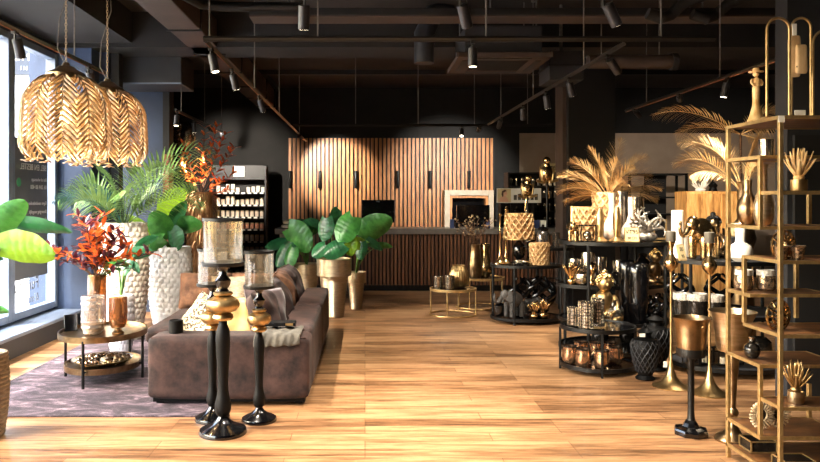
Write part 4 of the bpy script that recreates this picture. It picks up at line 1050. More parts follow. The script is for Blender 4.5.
# --- animals / figures
def elephant(name,label,loc,s,mt,rz=0,trunk_up=True,cat='statue',tusk=None):
    t=thing(name,label,cat,loc,rz); t.scale=(s,s,s)
    mm=MB(); mm.ball((0,0,.62),.30,1.25,.85,.9,20,14)
    mm.ball((-.42,0,.80),.2,.95,.85,1.1,18,12)
    mm.tube([(-.28,0,.7),(-.42,0,.8)],[.22,.17],12)
    for x,y in ((-.22,.14),(-.20,-.14),(.24,.14),(.22,-.14)): mm.tube([(x,y,.6),(x*1.03,y,.3),(x*1.05,y,.06),(x*1.05,y,0)],[.14,.095,.085,.1],12)
    tk=[(-.55,0,.78),(-.68,0,.62),(-.78,0,.55),(-.88,0,.62),(-.92,0,.78),(-.86,0,.92)] if trunk_up else [(-.55,0,.78),(-.66,0,.55),(-.68,0,.32),(-.62,0,.15),(-.68,0,.06)]
    mm.tube(tk,[.1,.075,.06,.05,.04,.035],10); mm.tube([(.35,0,.72),(.45,0,.55),(.44,0,.38)],[.02,.014,.02],6)
    mm.build('body',mt,t,sub=1,ang=80)
    for sg in (-1,1):
        e=MB().lathe([(0,-.012),(.15,-.01),(.2,0),(.15,.012),(0,.014)],18)
        e.build('ear',mt,t,(-.34,sg*.2,.78),rot=(PI/2+sg*.3,.0,sg*.5))
        MB().tube([(-.54,sg*.08,.68),(-.64,sg*.1,.58),(-.72,sg*.1,.6)],[.022,.016,.004],7).build('tusk',tusk or mt,t)
    return t
def parrot(label,px,Y,zbase,zfeet,s,lean,first=[None]):
    if True:
        t=thing('parrot_statue',label,'statue',(PX(px,Y),Y,zbase),0,'gold parrots on stands')
        h=zfeet-zbase
        MB().lathe([(0,0),(.09,0),(.09,.015),(.03,.03),(.012,.05),(.012,h-.02),(.03,h),(0,h)],20).build('stand','black',t)
        MB().tube([(-.19*s,0,h+.03*s),(-.08*s,0,h-.01*s),(.08*s,0,h+.01*s),(.2*s,0,h+.04*s)],.028*s,8).build('perch','goldm',t)
        mm=MB(); mm.tube([(.05*s*lean,.02,h-.34*s),(.03*s*lean,.02,h-.15*s),(0,.02,h)],[.012*s,.026*s,.045*s],8)
        mm.ball((0,0,h+.16*s),.10*s,1.15,.9,1.6,16,12)
        mm.tube([(0,0,h+.22*s),(-.01*lean*s,-.01,h+.38*s)],[.075*s,.058*s],12); mm.ball((-.01*lean*s,-.015,h+.39*s),.072*s,1,1.05,1,14,10)
        mm.tube([(-.015*lean*s,-.06*s,h+.39*s),(-.02*lean*s,-.1*s,h+.37*s),(-.02*lean*s,-.1*s,h+.33*s)],[.026*s,.018*s,.004],8)
        mm.build('bird_body','gold',t,sub=1,ang=80)
        for sg in (-1,1):
            MB().ball((0,0,0),.11*s,.28,.6,1.5,12,10).build('wing','goldm',t,(sg*.10*s,.01,h+.13*s),rot=(0,sg*.12,0))
            MB().tube([(sg*.03*s,-.02,h+.02*s),(sg*.035*s,-.03,h),(sg*.035*s,-.03,h-.02*s)],.012*s,6).build('foot','goldm',t)
        return t
zB=.928
parrot('right and taller gold parrot statue, on a stand next to the black column',547,9.95,zB,PZ(182,9.95),.78,1)
parrot('left and lower gold parrot statue, above the woven lamp shade',527.5,9.95,zB,PZ(197,9.95),.68,-1)
t=thing('mercury_jar','round speckled silver jar with a dark lid beside the parrot stand','jar',tab(Ec,543,-.2,zB))
MB().lathe([(0,0),(.06,0),(.085,.05),(.09,.12),(.085,.2),(.06,.24),(.05,.25)],28).build('jar_body','silver',t)
MB().lathe([(.07,.25),(.075,.27),(.05,.29),(.015,.3),(.02,.32),(0,.33)],24).build('lid','blackgloss',t)
vase('mercury_jar','small silver cylinder jar right of the round speckled jar','jar',tab(Ec,556,-.1,zB),[(0,0),(.055,0),(.058,.2),(.05,.21),(.05,.2),(0,.2)],'silver')
# table C: lamp, pot, candlesticks, head
TC=.758
t=thing('table_lamp','table lamp with woven gilt drum shade and black egg-shaped foot','lamp',tab(Cc,519,.12,TC))
MB().lathe([(0,0),(.06,0),(.065,.015),(.025,.03),(.03,.05),(.075,.10),(.085,.17),(.07,.24),(.025,.30),(.014,.33),(.014,.40)],28).build('foot','blackgloss',t)
sh=MB(); n=14; rows=6
for i in range(rows):
    z0=.32+.34*i/rows; z1=.32+.34*(i+1)/rows
    for k in range(n):
        for sg in (-1,1):
            a0=2*PI*(k+(.5 if i%2 else 0))/n; a1=a0+sg*PI/n; ra=.2-.025*i/rows; 
            sh.tube([(ra*math.cos(a0),ra*math.sin(a0),z0),((ra+.005)*math.cos((a0+a1)/2),(ra+.005)*math.sin((a0+a1)/2),(z0+z1)/2),((ra-.003)*math.cos(a1),(ra-.003)*math.sin(a1),z1)],.010,5)
sh.build('shade_weave','woven',t)
MB().lathe([(.19,.32),(.165,.66)],40,cap=False).build('shade_lining','raffia',t)
MB().lathe([(.195,.315),(.205,.315),(.205,.33),(.195,.33),(.195,.315)],40,cap=False).lathe([(.165,.65),(.18,.65),(.18,.665),(.165,.665),(.165,.65)],40,cap=False).build('shade_rims','goldm',t)
basket('woven_pot','woven gilt pot at the front right of the black table with elephants below',tab(Cc,539.5,-.1,TC),.125,.27,rows=6)
def trumpet(name,label,loc,h,rb,mt='gold',cat='candlestick',cup=.02):
    return vase(name,label,cat,loc,[(0,0),(rb,0),(rb,.006),(rb*.7,.02),(rb*.35,.06),(rb*.15,.13),(.008,.2),(.008,h*.62),(.018,h*.64),(.008,h*.67),(.007,h-.04),(cup,h-.02),(cup,h),(0,h-.01)],mt)
trumpet('candlestick','left of two slim gold trumpet-footed candlesticks on the black table with the woven pot',tab(Cc,500,0,TC),.66,.09)
trumpet('candlestick','right of two slim gold trumpet-footed candlesticks on the black table with the woven pot',tab(Cc,506,.1,TC),.72,.09)
# woven base detail & crumpled ornament
mm=MB()
for k in range(14): mm.ball((R.uniform(-.1,.1),R.uniform(-.05,.05),.02+R.uniform(0,.03)),.025,1.3,1,.7,8,6)
S('shell_cluster',mm,'antsilver','cluster of small silver shells in front of the lamp foot','ornament',tab(Cc,523,-.16,TC))
def bust(label,loc,s,mt,mt2):
    t=thing('bust_statue',label,'statue',loc); t.scale=(s,s,s)
    mm=MB(); mm.tube([(0,0,0),(0,0,.12),(0,0,.2),(0,0,.3)],[.13,.10,.06,.055],14); mm.ball((0,-.01,.42),.12,.85,1,1.15,18,12)
    mm.tube([(0,-.12,.45),(0,-.15,.41),(0,-.13,.40)],[.012,.02,.012],6); mm.build('body',mt,t,sub=1,ang=80)
    MB().ball((0,.02,.48),.125,.95,1,.9,16,10).build('headdress',mt2,t); return t
bust('small black bust with silver headdress between the lamp and the woven pot',tab(Cc,531,.2,TC),.6,'blackgloss','antsilver')
# table C bottom
TC0=.078
elephant('elephant_statue','larger grey stone elephant on the bottom shelf, trunk raised',tab(Cc,514,-.14,TC0),.36,'stone',.5)
elephant('elephant_statue','smaller grey stone elephant beside the larger one on the bottom shelf',tab(Cc,530,.05,TC0),.24,'stone',2.6)
def swirl(label,loc,s,mt,sd,n=4):
    r=random.Random(sd); mm=MB()
    mm.ball((0,0,.06),.1,1,.8,.6,14,8)
    for k in range(n):
        a=2*PI*k/n+r.uniform(-.3,.3); pts=[(0,0,.06)]
        for u in range(1,14):
            q=u/13; w=.13*math.sin(PI*q)+.03; aa=a+q*3.4
            pts.append((w*math.cos(aa),w*.7*math.sin(aa),.06+q*.36))
        mm.tube(pts,[.035*(1-.7*u/13)+.006 for u in range(14)],8)
    o=S('swirl_sculpture',mm,mt,label,'sculpture',loc,sub=1,ang=80); o.scale=(s,s,s); return o
swirl('glossy black curling sculpture behind the grey elephant',tab(Cc,521,.16,TC0),1.15,'blackgloss',1)
swirl('glossy black curling sculpture at the right rear of the bottom shelf',tab(Cc,541,.12,TC0),1.2,'blackgloss',5,5)
vase('black_vase','small black vase at the left of the elephants','vase',tab(Cc,499.5,-.08,TC0),[(0,0),(.05,0),(.07,.05),(.07,.14),(.03,.18),(.045,.24),(.03,.24),(0,.15)],'blackgloss')
def crown(name,label,loc,s,mt,n=9,cat='candle holder',sp=.09,hh=.14,ball=True):
    t=thing(name,label,cat,loc); t.scale=(s,s,s); mm=MB()
    if ball: MB().lathe([(0,0),(.03,0),(.045,.015),(.05,.04),(.04,.06),(.02,.07)],20).build('foot',mt,t)
    for k in range(n):
        a=2*PI*k/n; mm.leaf((.01*math.cos(a),.01*math.sin(a),.06),(math.cos(a)*sp/.14,math.sin(a)*sp/.14,.7),hh*1.1,.035,-.3,'oval',.4,6)
    for k in range(n-3):
        a=2*PI*k/(n-3)+.3; mm.leaf((.005*math.cos(a),.005*math.sin(a),.06),(math.cos(a)*.25,math.sin(a)*.25,.9),hh*1.15,.035,-.2,'oval',.4,6)
    o=mm.build('petals',mt,t); sdm=o.modifiers.new('t','SOLIDIFY'); sdm.thickness=.004; return t
crown('lotus_holder','left gold lotus candle holder on the bottom shelf beside the elephants',tab(Cc,534,-.26,TC0),1.0,'gold')
crown('lotus_holder','right gold lotus candle holder on the bottom shelf beside the elephants',tab(Cc,543,-.22,TC0),1.15,'gold')
# ------------------------------------------------------------------ table B top
def fingerholder(label,px,dy,h,mt='goldm'):
    t=thing('candle_sculpture',label,'candle holder',tab(Bc,px,dy,TB))
    mm=MB().lathe([(0,0),(.075,0),(.078,.01),(.05,.03),(.03,.05),(.034,.1),(.04,h*.5),(.034,h*.8),(.018,h),(0,h)],20,fn=lambda a,z,r:r*(1+.14*math.sin(a*3+z*40)))
    mm.build('body',mt,t); return t
fingerholder('left gold praying-hand ornament on the half-round table',600,-.3,.34)
fingerholder('right gold praying-hand ornament beside the white bottle',617,-.3,.36)
vase('bottle_vase','white bottle vase with long silvery neck in front of the gold palm','vase',tab(Bc,612,-.14,TB),[(0,0),(.06,0),(.09,.05),(.1,.12),(.07,.2),(.04,.26),(.032,.32),(.034,.46),(.045,.5),(.035,.5),(0,.4)],'jar')
vase('bottle_vase','smaller white bottle vase to the right of the dark glass cylinders','vase',tab(Bc,631,-.05,TB),[(0,0),(.07,0),(.10,.05),(.09,.13),(.045,.2),(.028,.27),(.03,.46),(0,.46)],'jar')
vase('cylinder_vase','dark streaked glass cylinder behind the bottle vases','vase',tab(Bc,622,.12,TB),[(0,0),(.07,0),(.072,.52),(.06,.52),(.06,.1),(0,.05)],'silver')
vase('cylinder_vase','second dark streaked glass cylinder, right of the first','vase',tab(Bc,637,.1,TB),[(0,0),(.06,0),(.062,.46),(.05,.46),(.05,.1),(0,.05)],'antsilver')
elephant('elephant_statue','small gold elephant at the left front of the half-round table',tab(Bc,573,-.26,TB),.21,'gold',1.3)
t=thing('cloche_box','small glass box with a silver skull inside on the half-round table','ornament',tab(Bc,587,-.3,TB))
MB().box(-.08,-.05,0,.08,.05,.015).box(-.08,-.05,.16,.08,.05,.175).box(-.08,-.05,.015,-.07,-.04,.16).box(.07,-.05,.015,.08,-.04,.16).box(-.08,.04,.015,-.07,.05,.16).box(.07,.04,.015,.08,.05,.16).build('frame','darkglass',t,smooth=False)
MB().ball((0,0,.07),.045,1,1.1,1,14,10).ball((0,-.03,.04),.028,1,.8,.9,10,8).build('skull','antsilver',t)
for k,px in enumerate((571,612.5)):
    pass
vase('pillar_candle','brown tapered candle standing at the far left of the half-round table','candle',tab(Bc,573,.05,TB),[(0,0),(.04,0),(.04,.1),(.03,.12),(.03,.36),(0,.36)],'goldm')
r_=random.Random(3); mm=MB(); mm.ball((0,0,.05),.09,1.2,.8,.6,12,8).ball((-.02,0,.13),.075,1.1,.8,1.1,12,8)
for k in range(18):
    a=r_.uniform(0,2*PI); p=Vector((0,0,.12)); d=Vector((math.cos(a)*.8,math.sin(a)*.5,r_.uniform(.1,.9))).normalized(); pts=[p.copy()]
    ax=Vector((r_.uniform(-1,1),r_.uniform(-1,1),r_.uniform(-1,1))).normalized(); cu=r_.uniform(.25,.5)*r_.choice((-1,1))
    for u in range(10): d=(Matrix.Rotation(cu*u/6,3,ax)@d).normalized(); p=p+d*.028; pts.append(p.copy())
    mm.tube(pts,[.02*(1-u/11)+.003 for u in range(11)],7)
o=S('dragon_sculpture',mm,'pewter','silver dragon-like curling sculpture at the right end of the half-round table','sculpture',tab(Bc,647,-.2,TB),ang=80)
t=thing('picture_frame','small gold picture frame with dark centre at the right rear of the half-round table','frame',tab(Bc,660,.1,TB),-.3)
MB().box(-.07,-.01,0,-.05,.01,.22).box(.05,-.01,0,.07,.01,.22).box(-.05,-.01,0,.05,.01,.02).box(-.05,-.01,.2,.05,.01,.22).build('frame','goldm',t,smooth=False)
MB().box(-.05,-.004,.02,.05,.004,.2).build('picture','blackmatte',t,smooth=False)
# tier 2 of B
T2=.708
def figure(label,loc,s,mt,mt2=None,arm=True):
    """small seated figure, knees drawn up"""
    t=thing('seated_statue',label,'statue',loc); t.scale=(s,s,s)
    mm=MB(); mm.tube([(0,.04,.05),(0,.03,.16),(0,.01,.27),(0,-.01,.33),(0,-.015,.37)],[.115,.095,.105,.085,.04],16)
    mm.ball((0,-.03,.45),.088,.92,1.0,1.12,18,14)
    mm.tube([(0,-.11,.46),(0,-.13,.435),(0,-.115,.42)],[.012,.02,.012],8)
    for sg in (-1,1):
        mm.ball((sg*.085,-.03,.44),.022,.6,1,1.3,8,6)
        mm.tube([(sg*.05,.02,.07),(sg*.16,-.06,.07),(sg*.17,-.10,.07),(sg*.04,-.17,.05)],[.06,.055,.05,.034],10)
        mm.tube([(sg*.09,0,.32),(sg*.14,-.02,.24),(sg*.13,-.08,.15),(sg*.04,-.14,.12)],[.042,.036,.03,.024],10); mm.ball((sg*.03,-.15,.12),.028,n=8,m=6)
    mm.build('body',mt,t,sub=1,ang=80)
    MB().lathe([(0,0),(.16,0),(.165,.015),(.15,.03),(0,.03)],28,sy=.8).build('base',mt2 or mt,t)
    hb=MB()
    for k in range(46):
        a=k*2.4; z=(k+.5)/46; q=math.sqrt(max(0,1-z*z)); y=q*math.sin(a)
        if y<-.55 and z<.55: continue
        hb.ball((.088*q*math.cos(a),-.03+.092*y,.46+.095*z),.019,n=7,m=5)
    hb.ball((0,-.02,.575),.035,n=10,m=7); hb.build('curled_hair',mt2 or mt,t)
    return t
figure('gold seated figure statue sitting on the low shelf in front of the half-round table',tab(Bc,604,-.36,.358),.90,'goldm','gold')
bust('small gold monkey-like bust on the middle shelf at the left of the seated figure',tab(Bc,592,-.17,T2),.42,'gold','gold')
S('wood_block',MB().box(-.05,-.03,0,.05,.03,.05),'cabwood','small wooden block below the gold bust on the middle shelf','block',tab(Bc,599,-.14,T2),smooth=False,bevel=.003)
crown('lotus_holder','gold crown-shaped candle holder at the left of the middle shelf',tab(Bc,572,-.06,T2),1.1,'gold')
vase('ball_vase','ribbed silver ball vase on the middle shelf right of the gold crown','vase',tab(Bc,582,-.12,T2),[(0,0),(.03,0),(.065,.03),(.078,.075),(.065,.12),(.02,.15),(.025,.17),(0,.16)],'antsilver',48,fn=rib(16,.06))
for px,dy,h,mt,lb in ((575,.08,.26,'silver','mercury cylinder at the left rear of the middle shelf'),(588,.05,.33,'antsilver','taller mercury cylinder at the rear of the middle shelf'),(600,.12,.28,'silver','mercury cylinder behind the gold bust'),(619,.14,.24,'silver','silver cup at the right of the seated figure on the middle shelf')):
    vase('cylinder_vase',lb,'vase',tab(Bc,px,dy,T2),[(0,0),(.06,0),(.07,h*.9),(.065,h),(.055,h),(.055,.1),(0,.05)],mt)
vase('ridged_bowl','dark ribbed bowl near the middle of the middle shelf','bowl',tab(Bc,621,-.02,T2),[(0,0),(.05,0),(.05,.02),(.09,.07),(.1,.12),(.09,.12),(.04,.05),(0,.04)],'darkglass',48,fn=rib(16,.05))
figure('gold slender figure statue at the right end of the middle shelf',tab(Bc,655,-.05,T2),.66,'bronze','gold')
vase('black_vase','black rounded vase at the far right of the middle shelf','vase',tab(Bc,643,.15,T2),[(0,0),(.05,0),(.09,.1),(.09,.2),(.04,.27),(.05,.31),(0,.3)],'blackgloss')
# tier 3 of B : tall black vase, silver ball
T3=.358
for px,dy,h,r,lb in ((638,-.335,.60,.105,'largest glossy black tapered vase on the half-round table'),(627,-.25,.62,.085,'second glossy blue-black tapered vase behind the largest one')):
    t=thing('tapered_vase',lb,'vase',tab(Bc,px,dy,T3))
    MB().lathe([(0,0),(r*.7,0),(r*.76,.01),(r*.92,h*.4),(r,h*.85),(r*.93,h-.015),(r*.8,h),(r*.7,h-.01),(r*.6,h*.6),(0,h*.5)],40).build('vase_body','blackgloss',t)
t=thing('leaf_ball_vase','silver ball vase with leaf relief between the seated figure and the black vase','vase',tab(Bc,613.5,-.39,T3))
MB().lathe([(0,0),(.04,0),(.085,.035),(.10,.085),(.08,.14),(.03,.18),(.028,.22),(.04,.24),(0,.235)],60,fn=rib(14,.07)).build('vase_body','antsilver',t)
for k,(px,dy,lb) in enumerate(((651,-.15,'left'),(660,.0,'right'))):
    swirl('glossy black curling ornament on the third shelf, %s one of two'%lb,tab(Bc,px,dy,T3),.6,'blackgloss',30+k)
# bottom of B: dark urns
for k,(px,dy) in enumerate(((600,.1),(628,.1),(650,-.1))):
    vase('dark_jar','dark jar on the bottom shelf of the half-round table, %s of three'%('left','middle','right')[k],'jar',tab(Bc,px,dy,.068),[(0,0),(.06,0),(.09,.05),(.09,.14),(.06,.2),(0,.2)],'darkglass',group='dark jars on the bottom shelf')
# table A cups
def latticecup(label,loc,r,h,first={}):
    t=thing('lattice_lantern',label,'candle holder',loc)
    MB().lathe([(0,0),(r*.93,0),(r*.93,h*.97),(r*.85,h*.97),(r*.85,.02),(0,.02)],28).build('glass_body','silver',t)
    mm=MB(); rows=max(4,int(h/.03))
    for i in range(rows+1): mm.tube([(r*math.cos(a*PI/14),r*math.sin(a*PI/14),.004+(h-.008)*i/rows) for a in range(28)],.004,4,closed=True)
    for k in range(14): mm.tube([(r*math.cos(k*PI/7),r*math.sin(k*PI/7),0),(r*math.cos(k*PI/7),r*math.sin(k*PI/7),h)],.004,4)
    mm.build('lattice','antsilver',t); return t
TA=.428
latticecup('short silver lattice lantern at the left of the low round table',tab(A,573,-.05,TA),.048,.17)
latticecup('wide silver lattice lantern in the middle of the low round table',tab(A,586,-.18,TA),.066,.24)
latticecup('tall dark silver lattice lantern right of the wide one',tab(A,598,-.08,TA),.055,.26)
cup=None
for px,dy,lb in ((569.5,-.02,'copper mercury glass cup at the left end of the lowest shelf'),(583,-.16,'second copper mercury glass cup from the left, at the front'),(602,-.22,'front copper mercury glass cup of the group, right of the leg'),(615.5,-.06,'rightmost copper mercury glass cup on the lowest shelf'),(581,.18,'rear left copper mercury glass cup, mostly hidden'),(596,.16,'rear middle copper mercury glass cup, mostly hidden'),(610,.16,'rear right copper mercury glass cup, mostly hidden')):
    loc=tab(A,px,dy,.078)
    if cup is None:
        cup=thing('mercury_cup',lb,'candle holder',loc,0,'copper mercury cups on the low round table')
        MB().lathe([(0,0),(.052,0),(.064,.02),(.068,.06),(.066,.11),(.06,.14),(.062,.15),(.056,.15),(.056,.06),(0,.03)],28).build('cup_body','copper',cup)
        MB().lathe([(.058,.145),(.066,.145),(.066,.158),(.058,.158),(.058,.145)],28,cap=False).build('rim','darkglass',cup)
    else: dup(cup,loc,lb)
# urns on floor
def urn(label,loc,s):
    t=thing('patterned_urn',label,'urn',loc,0); t.scale=(s,s,s)
    MB().lathe([(0,0),(.08,0),(.085,.012),(.06,.04),(.075,.07),(.10,.15),(.12,.25),(.12,.31),(.10,.355),(.055,.375),(.05,.40),(.07,.425),(.06,.43),(0,.41)],36).build('urn_body','blackmatte',t)
    mm=MB()
    def rr(z):
        P_=[(.07,.078),(.15,.103),(.25,.123),(.31,.123),(.35,.105)]
        for (z0,r0),(z1,r1) in zip(P_,P_[1:]):
            if z<=z1: return r0+(r1-r0)*(z-z0)/(z1-z0)
        return .105
    for k in range(16):
        for sg in (-1,1):
            mm.tube([(rr(z)*math.cos(2*PI*k/16+sg*(z-.07)*5),rr(z)*math.sin(2*PI*k/16+sg*(z-.07)*5),z) for z in [.07+.28*u/14 for u in range(15)]],.004,4)
    mm.build('lattice_relief','greypart',t)
    MB().lathe([(.055,.41),(.06,.43),(.03,.45),(.012,.46),(.018,.48),(0,.495)],20).build('lid','blackmatte',t); return t
urn('black lattice-patterned urn with lid on the floor right of the low round table',(2.505,6.26,0),1.0)
urn('black lattice-patterned urn standing further back between two tables',(2.74,6.6,0),1.12)
S('price_tag',MB().cbox(0,0,0,.05,.004,.03),'paper','small white price tag on the neck of the front black urn','tag',(2.45,6.185,.405),smooth=False)
# gold tulip floor candle holders
def tulip(label,loc,first=[None]):
    if first[0]: return dup(first[0],loc,label)
    t=thing('tulip_candle_holder',label,'candle holder',loc,0,'gold trumpet-footed floor candle holders'); first[0]=t
    MB().lathe([(0,0),(.155,0),(.157,.006),(.12,.02),(.08,.045),(.045,.09),(.024,.15),(.013,.23),(.010,.30),(.010,.97),(.014,.99)],40).build('trumpet_foot','goldm',t)
    MB().lathe([(.014,.985),(.03,1.0),(.052,1.03),(.058,1.06),(.05,1.09),(.028,1.12),(.018,1.15),(.022,1.20),(.034,1.235),(.034,1.245),(0,1.245)],32).build('tulip_body','gold',t)
    MB().lathe([(0,1.245),(.038,1.245),(.04,1.25),(.04,1.33),(.032,1.335),(0,1.328)],24).build('candle','greywax',t)
    cn=[q for q in SC.objects if q.parent==t][-1]
    MB().tube([(0,0,1.325),(0,0,1.345)],.0015,5).build('wick','blackmatte',cn)
    return t
tulip('left gold trumpet-footed floor candle holder with a grey candle',(PX(671,6.0),6.0,0))
tulip('right gold trumpet-footed floor candle holder with a grey candle',(PX(709.5,5.78),5.78,0))
S('price_tag',MB().cbox(0,0,0,.03,.004,.05),'paper','white price tag on the foot of the left trumpet-footed candle holder','tag',(PX(665,5.97),5.965,.2),smooth=False)
# goblet planter on octagonal black base
t=thing('goblet_planter','bronze bucket goblet on a tall black pedestal with octagonal foot','planter',(PX(691,4.78),4.78,0))
oc=lambda r,z0,z1,r2: MB()
mm=MB(); n=8
mm.lathe([(0,0),(.112,0),(.114,.03),(.105,.045),(.06,.055),(.045,.08),(.028,.1)],8)
mm.build('foot','blackgloss',t,smooth=False,bevel=.004)
MB().lathe([(.028,.095),(.024,.12),(.0215,.16),(.0215,.50),(.03,.52),(.09,.535),(.094,.55),(.094,.59),(.0,.59)],28).build('pedestal','black',t)
MB().lathe([(.088,.585),(.092,.60),(.096,.66),(.102,.73),(.112,.775),(.126,.80),(.122,.80),(.108,.775),(.097,.72),(.09,.62),(0,.615)],44).build('bucket','bronze',t)
MB().ball((.03,-.104,.75),.009,n=10,m=8).build('stud','gold',t)
# goblet on baluster behind etagere
t=thing('goblet_planter','large gold goblet on a bronze baluster foot behind the gold shelf unit','planter',(PX(734,4.64),4.66,0))
MB().lathe([(0,0),(.11,0),(.115,.012),(.10,.03),(.06,.05),(.035,.09),(.025,.13),(.02,.16)],32).build('foot','bronze',t)
MB().lathe([(.02,.155),(.035,.17),(.038,.19),(.03,.21),(.02,.22),(.022,.26),(.025,.3),(.03,.4),(.04,.5),(.045,.55),(.035,.59),(.03,.6)],28).build('baluster','bronze',t)
MB().lathe([(0,.595),(.085,.595),(.095,.61),(.105,.70),(.12,.80),(.15,.862),(.146,.862),(.114,.80),(.1,.70),(.09,.62),(0,.615)],44).build('bucket','champ',t)
# ------------------------------------------------------------------ table D
TD=1.048
elephant('elephant_statue','large polished gold elephant with raised trunk on the right table',(PX(704,6.5),6.5,TD),.40,'gold',.55,True,tusk='goldleaf')
vase('pillar_lamp','tall plain white pillar beside the gold elephant','lamp',(PX(677.5,6.7),6.7,TD),[(0,0),(.055,0),(.055,.45),(.05,.455),(0,.455)],'white')
vase('pillar_lamp','short white cylinder in front of the tall white pillar','lamp',(PX(686,6.85),6.85,TD),[(0,0),(.06,0),(.06,.2),(0,.2)],'white')
pricecard('price_sign','leaning gold price sign at the left of the gold elephant',(PX(683,6.38),6.38,TD),.10,.15,(('20',.05),('95',.04)),.5,.25)
pricecard('price_sign','leaning gold price sign seen between the posts of the gold shelf unit',(PX(738,6.5),6.52,TD+.21),.13,.14,(('19,95',.038),('25 CM',.026)),.25,.35)
t=thing('riser_block','dark riser block under the leaning price sign on the right table','block',(PX(740,6.45),6.47,TD)); MB().box(-.07,.0,0,.07,.13,.21).build('block_body','greypart',t,smooth=False,bevel=.004)
figure('gold and dark seated figure statue right behind the gold elephant',(PX(719,6.62),6.75,TD),.72,'bronze','blackmatte')
vase('bottle_vase','round white bottle vase with long neck seen through the gold shelf unit','vase',(PX(740,6.3),6.29,TD-.0),[(0,0),(.05,0),(.095,.04),(.10,.10),(.085,.14),(.045,.17),(.04,.2),(.05,.33),(.048,.34),(0,.33)],'white')
VT=(PX(747,6.75),6.83,TD)
vase('bottle_vase','tall dark bronze bottle vase with slim neck holding gold palm leaves','vase',VT,[(0,0),(.05,0),(.10,.08),(.12,.18),(.10,.29),(.05,.37),(.045,.5),(.05,.7),(.065,.73),(.05,.73),(.04,.6),(0,.4)],'bronze')
t=thing('gold_palm','gilded dried palm leaves rising from the tall bronze vase','dried palm',(VT[0],VT[1],TD+.62))
for az,el,L,dr in ((PI,.95,.80,1.5),(PI*1.08,.75,.66,1.3),(PI*.95,1.25,.85,1.5),(2.7,1.4,.6,.9),(0,1.2,.5,1.0),(-1.7,1.0,.5,1.2),(.4,1.4,.7,.9)):
    MB().frond((0,0,0),az,el,L,dr,32,.18,.013,.006,.9,True,.4,.35,R.uniform(.7,1.3)*R.choice((-1,1))).build('palm_leaf','goldleaf',t)
# tall vase w/ high frond behind the partition edge
t=thing('gold_palm','single long bronze palm frond arching behind the gold figurine','dried palm',(3.90,7.25,.0))
MB().lathe([(0,0),(.12,0),(.14,.3),(.10,.8),(.08,1.1),(.1,1.2),(0,1.15)],28).build('floor_vase','bronze',t)
MB().tube([(0,0,1.15),(-.01,0,2.3)],.012,6).build('stem','woodstem',t)
for az,el,L,dr in ((PI,.55,.95,.9),(PI*1.02,.3,.7,.8),(0,.9,.6,1.2),(-1.2,.3,.7,1.0),(-.7,-.3,.5,.6)): MB().frond((-.01,0,2.28),az,el,L,dr,30,.2,.014,.007,1.1,True,.6,.1,1.0).build('palm_leaf','goldleaf',t)
# second tier of D: jars with frosted rims
def lacejar(label,loc,r,h):
    t=thing('lace_jar',label,'candle holder',loc)
    MB().lathe([(0,0),(r*.95,0),(r,.02),(r,h*.7)],32,cap=False).lathe([(r*.92,h*.7),(r*.92,.02),(0,.02)],32,cap=False).build('glass_body','darkglass',t)
    MB().lathe([(r,h*.68),(r*1.02,h*.7),(r*1.02,h),(r*.94,h),(r*.94,h*.7)],48,cap=False,fn=lambda a,z,q:q*(1+.02*math.sin(a*14))).build('frosted_rim','lace',t)
    return t
TD2=.558
lacejar('left dark glass jar with frosted rim on the middle shelf of the right table',(PX(683,6.4),6.42,TD2),.075,.19)
lacejar('second dark glass jar with frosted rim on the middle shelf',(PX(697,6.32),6.32,TD2),.085,.20)
lacejar('third dark glass jar with frosted rim, partly behind the thin gold rod',(PX(714,6.33),6.33,TD2),.085,.185)
swirl('glossy black curling ornament at the left rear of the right table middle shelf',(PX(682,6.7),6.75,TD2),.8,'blackgloss',50)
swirl('glossy black curling ornament beside the gold post on the right table',(PX(722,6.7),6.75,TD2),.8,'blackgloss',52)
for k,px in enumerate((687,703,718,733)):
    t=thing('mini_lantern','small dark lantern on the lowest shelf of the right table, %s from the left'%ORD[k],'lantern',(PX(px,6.5),6.42+.05*(k%2),.088),0,'small lanterns on the lowest shelf')
    MB().box(-.06,-.05,0,.06,.05,.015).box(-.06,-.05,.15,.06,.05,.165).box(-.06,-.05,.015,-.05,-.04,.15).box(.05,-.05,.015,.06,-.04,.15).box(-.06,.04,.015,-.05,.05,.15).box(.05,.04,.015,.06,.05,.15).build('frame','black',t,smooth=False)
    MB().lathe([(0,.015),(.026,.015),(.026,.07),(0,.07)],14).build('candle','cream',t)
t=thing('relief_pot','dark ball pot on the right of the lowest shelf of the right table','pot',(3.72,6.6,.088)); MB().lathe([(0,0),(.06,0),(.11,.08),(.1,.18),(.06,.22),(0,.2)],24).build('pot_body','darkglass',t)
# ------------------------------------------------------------------ back right: cabinet, open shelf, black shelving
t=thing('wood_cabinet','warm mango wood cabinet against the back wall at the right','cabinet',(PX(687,11.2),11.2,0)); w=1.05
MB().box(0,0,.1,w,.45,1.74).build('carcass','cabwood',t,smooth=False,bevel=.006)
for k in range(2): 
    o=MB()
    for q in range(5): o.box(.02+k*w/2+q*.1,-.02-.004*(q%2),.14,.116+k*w/2+q*.1,0,1.70)
    o=o.build('door','cabwood',t,smooth=False,bevel=.004)
    MB().box(w/2+(-.05 if k==0 else .03),-.05,.95,w/2+(-.03 if k==0 else .05),-.02,1.15).build('handle','black',o,smooth=False)
MB().box(.02,.02,0,w-.02,.43,.1).build('plinth','black',t,smooth=False)
mm=MB()
for k in range(16):
    a=R.uniform(0,2*PI); mm.tube([(0,0,.03),(.1*math.cos(a),.07*math.sin(a),.08),(.2*math.cos(a),.1*math.sin(a),.12+R.uniform(0,.2))],[.024,.018,.008],6)
mm.ball((0,0,.03),.1,1.2,.8,.4)
